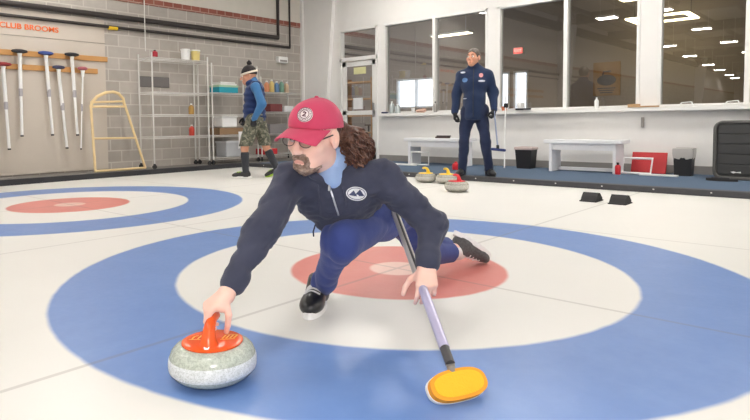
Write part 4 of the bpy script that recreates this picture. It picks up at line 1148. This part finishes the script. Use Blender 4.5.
# hair: cap of hair at the nape and a big curly pony tail
PC = np.array((.478, -.940, .760)); rnd = random.Random(3)
hb = U(.03, XF(CUT(OFF(ell((0, -.016, .030), (.080, .094, .092)), .003), (0, -.005, 0), (0, 1, -.25)), HC, HX, HS), ell(PC, (.058, .066, .080)), ell(PC+np.array((-.01, -.01, -.055)), (.05, .055, .05)), cap(hl(.0, -.10, .03), PC, .04, .05))
hb = WR(hb, .014, 42, 9)
hm = sdf_mesh(hb, *bbx([HC, PC], .16), .005)
vs = MB()
for i in range(150):
    # a curl: helix that starts near the tie and falls round the tail
    th = rnd.uniform(0, 2*PI); ph = rnd.uniform(-.6, 1.4); R = rnd.uniform(.85, 1.12)
    pts = []; n = 16; turn = rnd.uniform(1.2, 2.6); rad = rnd.uniform(.006, .012); ph0 = rnd.uniform(0, 6.28); ln = rnd.uniform(.7, 1.5)
    for k in range(n):
        t = k/(n-1); a = ph - ln*t*1.3
        q = np.array((math.cos(th+.5*t)*math.cos(a)*.064, math.sin(th+.5*t)*math.cos(a)*.070, math.sin(a)*.088-.012))*R
        q = q+rad*np.array((math.cos(ph0+turn*6.28*t), math.sin(ph0+turn*6.28*t), .5*math.sin(ph0+turn*6.28*t+1)))
        pts.append(Vector(PC+q+np.array((0, 0, -.02))))
    vs.tube(pts, [.0036+.001*math.sin(3*k/n) if 0 < k < n-1 else .0012 for k in range(n)], 5)
hair = np_obj('hair', [hm], m_hair, man, B)
vs.build('curls', m_hair, hair, B, True)
# ---------------- the two men behind
m_navy = cloth('navy_shell_jacket', (30, 44, 72), (42, 56, 88), .3)
m_navyp = cloth('dark_navy_trousers', (32, 40, 66), (44, 54, 84), .3)
m_glove = M('black_glove', (26, 27, 32), .8)
m_vest = cloth('navy_vest', (30, 46, 86), (42, 60, 104), .4)
m_hood = cloth('blue_hoodie', (56, 104, 150), (74, 124, 172), .3)
m_sockd = cloth('dark_leggings', (48, 50, 56), (64, 66, 72))
m_neon = M('neon_green_sole', (176, 220, 70), .6); m_beanie = cloth('black_beanie', (34, 32, 34), (56, 50, 50)); m_cream2 = cloth('cream_knit', (206, 196, 178), (226, 216, 198))
def camo():
    t = NT('camo_cloth'); n = t.noise(17, 3); n2 = t.noise(25, 2)
    c = t.mix(t.ramp(n, .47, .53), lin((108, 108, 94)), lin((82, 84, 74))); c = t.mix(t.ramp(n2, .56, .60), c, lin((138, 134, 120)))
    return t.pbr(c, .9, 0, None, .2)
m_camo = camo()
def standing(label, base, F, J, build, skin):
    J = {k: np.array(v, float) for k, v in J.items()}
    HX2 = frame(J.pop('look'), (0, 0, 1)); hs = 1.06
    hf = XF(HEAD, J['head'], HX2, hs); hm = lambda *p: J['head']+HX2@(np.array(p)*hs)
    nk = cap(hm(0, -.02, -.06), J['neck'], .055, .062)
    hR, _ = hand_f(J['Rwr'], J['Rhd'], J['Rdo'], 1, [(25, 40, 25), (30, 44, 26), (34, 46, 28), (38, 48, 30)], [(.6, .6, -.4), (.85, .2, -.4), (.9, .0, -.4)])
    hL, _ = hand_f(J['Lwr'], J['Lhd'], J['Ldo'], -1, [(45, 60, 30), (50, 62, 32), (54, 64, 34), (58, 64, 36)], [(.6, .6, -.5), (.7, .0, -.7), (.6, -.3, -.7)])
    body = U(.05, cap(J['chest'], J['belly'], .11, .11), cap(J['belly'], (J['Lhip']+J['Rhip'])/2, .11, .10), nk)
    for s in 'LR':
        body = U(.04, body, cap(J[s+'sh'], J[s+'el'], .048, .04), cap(J[s+'el'], J[s+'wr'], .040, .027), cap(J[s+'hip'], J[s+'kn'], .075, .05), cap(J[s+'kn'], J[s+'an'], .055, .036))
    pts = [v for k, v in J.items() if k not in ('Rhd', 'Rdo', 'Lhd', 'Ldo')]
    P = [sdf_mesh(body, *bbx(pts, .16), .014), sdf_mesh(U(.03, hf, nk), J['head']-.16, J['head']+.16, .0055)]
    for h, s in ((hR, 'R'), (hL, 'L')): P.append(sdf_mesh(U(.02, h, cap(J[s+'wr'], J[s+'el'], .026, .036)), J[s+'wr']-.18, J[s+'wr']+.18, .0055))
    o = np_obj('person', P, [skin], None, (0, 0, 0), None)
    tag(o, label, 'person')
    eyes(J['head'], HX2, hs, o, (0, 0, 0))
    for s in 'LR':
        h = hR if s == 'R' else hL
        np_obj('glove', [sdf_mesh(OFF(U(.02, h, cap(J[s+'wr'], J[s+'wr']+(J[s+'el']-J[s+'wr'])*.2, .03, .034)), .004), J[s+'wr']-.18, J[s+'wr']+.18, .006)], m_glove, o)
    build(o, J, hm, hf, HX2, hs, pts)
    o.location = base; o.rotation_euler = (0, 0, math.atan2(-F[0], F[1]))
    return o

def coach(o, J, hm, hf, HX2, hs, pts):
    jk = U(.07, ell(J['chest'], (.218, .145, .19)), cap(J['belly']+np.array((0, 0, .02)), np.array((0, -.01, .88)), .165, .175), cap(J['Rsh'], J['Lsh'], .072), cap(J['Rsh'], J['neck'], .05, .075), cap(J['Lsh'], J['neck'], .05, .075))
    jk = XF(jk, (0, 0, 0), np.diag((1.04, .94, 1)))
    for s in 'LR': jk = U(.04, jk, cap(J[s+'sh'], J[s+'el'], .082, .072), cap(J[s+'el'], J[s+'wr']+(J[s+'el']-J[s+'wr'])*.06, .072, .054))
    jk = U(.03, jk, cap(J['neck']+np.array((0, -.01, -.03)), hm(0, -.015, -.085), .082, .070))
    jk = CUT(WR(jk, .010, 14, 21), (0, 0, .80), (0, 0, -1))
    jo = np_obj('jacket', [sdf_mesh(jk, *bbx(pts, .2), .011)], m_navy, o)
    d = (0, -1, 0)
    z = [h for h in (hit(jk, (.0, .5, zz), d, .8) for zz in np.linspace(1.53, .84, 22)) if h is not None]
    MB().tube([h+np.array((0, .002, 0)) for h in z], .005, 6).build('zip', m_black, jo)
    def pat(name, x, zc, a, b, mat):
        rows, rt, up = patch(jk, (x, .15, zc), d, (0, 0, 1), a, b, lift=.004); return MB().strip(rows).build(name, mat, jo, (0, 0, 0), True)
    pat('badge', -.10, 1.42, .028, .030, M('red_white_badge', (216, 150, 150), .7)); pat('badge', -.11, 1.34, .045, .014, M('white_print', (206, 210, 220), .7))
    pat('badge', .12, 1.36, .040, .032, M('light_blue_print', (92, 128, 178), .7)); pat('badge', .15, 1.47, .035, .014, M('white_print', (206, 210, 220), .7))
    pat('pocket_print', .12, 1.10, .03, .006, M('white_print', (206, 210, 220), .7))
    tr = U(.05, cap((-.05, 0, .92), (.05, 0, .92), .14), cap(J['Lhip'], J['Lkn'], .100, .078), cap(J['Rhip'], J['Rkn'], .100, .078))
    tr = U(.02, tr, cap(J['Lkn'], J['Lan'], .078, .070), cap(J['Rkn'], J['Ran'], .078, .070))
    tr = CUT(WR(tr, .012, 13, 33), (0, 0, .055), (0, 0, -1))
    np_obj('trousers', [sdf_mesh(tr, *bbx(pts, .2), .012)], m_navyp, o)
    for s, a in (('L', -.45), ('R', .25)):
        X = frame((math.sin(a), math.cos(a), 0), (0, 0, 1)); c = J[s+'an'].copy(); c[2] = .004
        shoe(c+X[:, 1]*.05, X, 1.08, o, (0, 0, 0), (m_shoe, m_black, m_black), .10, 3)
    hb = lambda P: np.maximum(WR(OFF(HEAD, .007), .005, 90, 3)(P), -SUBM(P))
    SUBM = U(.01, ell((0, .075, -.02), (.085, .07, .095)), ell((.06, .05, -.06), (.07, .09, .07)), ell((-.06, .05, -.06), (.07, .09, .07)), ell((0, -.05, -.14), (.12, .1, .065)), ell((.09, -.002, .0), (.03, .026, .04)), ell((-.09, -.002, .0), (.03, .026, .04)))
    np_obj('hair', [sdf_mesh(XF(hb, J['head'], HX2, hs), J['head']-.16, J['head']+.17, .006)], m_grey, o)
    for s in (-1, 1): MB().tube([hm(s*.016, .099, .034), hm(s*.032, .099, .040), hm(s*.050, .086, .036)], [.003, .005, .003], 6).build('eyebrow', m_grey, o)

JC = dict(Rsh=(.18, -.01, 1.43), Lsh=(-.18, -.01, 1.43), Rel=(.255, -.04, 1.17), Lel=(-.255, -.04, 1.18), Rwr=(.265, .06, .905), Lwr=(-.275, .08, .935),
          Rhd=(-.03, .10, -1), Rdo=(1, .15, 0), Lhd=(.05, .25, -1), Ldo=(-1, .2, 0), neck=(0, -.015, 1.52), chest=(0, 0, 1.32), belly=(0, .01, 1.08),
          Rhip=(.09, 0, .92), Lhip=(-.09, 0, .92), Rkn=(.14, .03, .50), Lkn=(-.16, .03, .50), Ran=(.17, -.03, .10), Lan=(-.20, -.04, .10), head=(.01, .03, 1.665), look=(.35, .94, .10))
CB = (-2.22, 4.90, .058)
c = standing('tall man standing on the blue carpet in a navy jacket and navy trousers', CB, (.40, -.92), JC, coach, m_skin2)
# the short broom in his hand
e = thing('curling_broom', 'dark blue brush broom held downward by the standing man', 'curling broom', CB, math.atan2(-.40, -.92))
MB().tube([(-.268, .09, 1.0), (-.288, .135, .84), (-.335, .205, .405)], .011, 10).build('shaft', M('blue_grey_shaft', (140, 150, 176), .4), e, smooth=True)
MB().box((-.10, -.035, 0), (.10, .035, .035), .012, Matrix.Translation((-.34, .21, .37)) @ Matrix.Rotation(-.1, 4, 'Y')).build('brush_head', M('dark_blue_brush', (44, 58, 110), .8), e)
MB().tube([(-.335, .205, .40), (-.331, .20, .45)], .02, 10).build('collar', m_black, e)

def walker(o, J, hm, hf, HX2, hs, pts):
    hd = U(.06, ell(J['chest'], (.175, .12, .18)), cap(J['belly'], (0, 0, .90), .14, .14), cap(J['Rsh'], J['Lsh'], .065))
    for s in 'LR': hd = U(.04, hd, cap(J[s+'sh'], J[s+'el'], .072, .066), cap(J[s+'el'], J[s+'wr'], .066, .05))
    hd = U(.03, hd, cap(J['neck'], hm(0, -.05, -.07), .085, .075))
    hd = CUT(WR(hd, .009, 15, 41), (0, 0, .80), (0, 0, -1))
    np_obj('hoodie', [sdf_mesh(hd, *bbx(pts, .17), .011)], m_hood, o)
    v = U(.06, ell(J['chest'], (.205, .155, .20)), cap(J['belly']+np.array((0, .01, 0)), (0, .01, .90), .165, .165), cap(J['Rsh']*(.8, 1, 1), J['Lsh']*(.8, 1, 1), .085))
    v = U(.02, v, cap(J['neck']+np.array((0, .0, -.02)), hm(0, -.02, -.10), .092, .088))
    vq = lambda P: v(P)+(.006*np.sin(P[:, 2]*75)).astype(F32)
    v2 = CUT(vq, (0, 0, .84), (0, 0, -1))
    for s in 'LR': v2 = SUB(v2, cap(J[s+'sh']*(1.1, 1, 1), J[s+'el']*(1.1, 1, 1), .074, .07), .01)
    np_obj('vest', [sdf_mesh(v2, *bbx(pts, .2), .011)], m_vest, o)
    sh = U(.04, cap((-.05, 0, .88), (.05, 0, .88), .14), cap(J['Lhip'], J['Lkn'], .118, .100), cap(J['Rhip'], J['Rkn'], .118, .100))
    sh = WR(sh, .012, 14, 51)
    for s in 'LR':
        dn = J[s+'kn']-J[s+'hip']; sh = CUT(sh, J[s+'kn']+nrm(dn)*.02, (0, 0, -1)) if False else sh
    sh = CUT(sh, (0, 0, .475), (0, 0, -1))
    np_obj('shorts', [sdf_mesh(sh, *bbx(pts, .2), .012)], m_camo, o)
    for s in 'LR':
        k = J[s+'kn']; a = J[s+'an']
        np_obj('sock', [sdf_mesh(cap(k+(a-k)*.28, a+(a-k)*.08, .062, .046), *bbx([k, a], .12), .009)], m_sockd, o)
        if s == 'L': X = frame((0, 1, .02), (0, 0, 1)); c0 = a*(1, 1, 0)+np.array((0, .06, .004))
        else: X = frame((0, .93, -.30), (0, .30, .93)); c0 = a+X[:, 1]*.06-X[:, 2]*.095
        sh_ = shoe(c0, X, 1.03, o, (0, 0, 0), (m_shoe, m_wob if s == 'L' else m_neon, m_neon), .10, 3)
    bn = XF(CUT(ell((0, -.012, .045), (.092, .112, .115)), (0, 0, .030), (0, .15, -1)), J['head'], HX2, hs)
    b = np_obj('beanie', [sdf_mesh(WR(bn, .003, 160, 5), J['head']-.17, J['head']+.22, .006)], m_beanie, o)
    bd_ = XF(lambda P: np.maximum(np.abs(ell((0, -.012, .045), (.094, .114, .116))(P))-.010, np.abs(P[:, 2]-.045+.15*P[:, 1])-.014), J['head'], HX2, hs)
    np_obj('knit_band', [sdf_mesh(bd_, J['head']-.17, J['head']+.22, .006)], m_cream2, b)
    pp = WR(ell(hm(0, -.03, .185), (.042, .042, .040)), .012, 90, 8)
    np_obj('pompom', [sdf_mesh(pp, hm(0, -.03, .185)-.08, hm(0, -.03, .185)+.08, .006)], m_beanie, b)
JW = dict(Rsh=(.185, -.01, 1.33), Lsh=(-.185, -.05, 1.33), Rel=(.235, .03, 1.08), Lel=(-.235, -.15, 1.08), Rwr=(.19, .19, .90), Lwr=(-.225, -.03, .87),
          Rhd=(-.1, .35, -1), Rdo=(1, .1, .2), Lhd=(.1, .2, -1), Ldo=(-1, .1, .1), neck=(0, .02, 1.39), chest=(0, .01, 1.20), belly=(0, .01, 1.0),
          Rhip=(.09, -.02, .84), Lhip=(-.09, .02, .84), Rkn=(.10, -.13, .46), Lkn=(-.10, .15, .45), Ran=(.11, -.28, .14), Lan=(-.10, .14, .10), head=(0, .09, 1.495), look=(-.15, .97, -.12))
standing('man walking past the wire racks in a beanie, navy vest and camouflage shorts', (-5.07, 3.27, 0), (-.80, -.60), JW, walker, m_skin2).scale = (1.05, 1.05, 1.05)
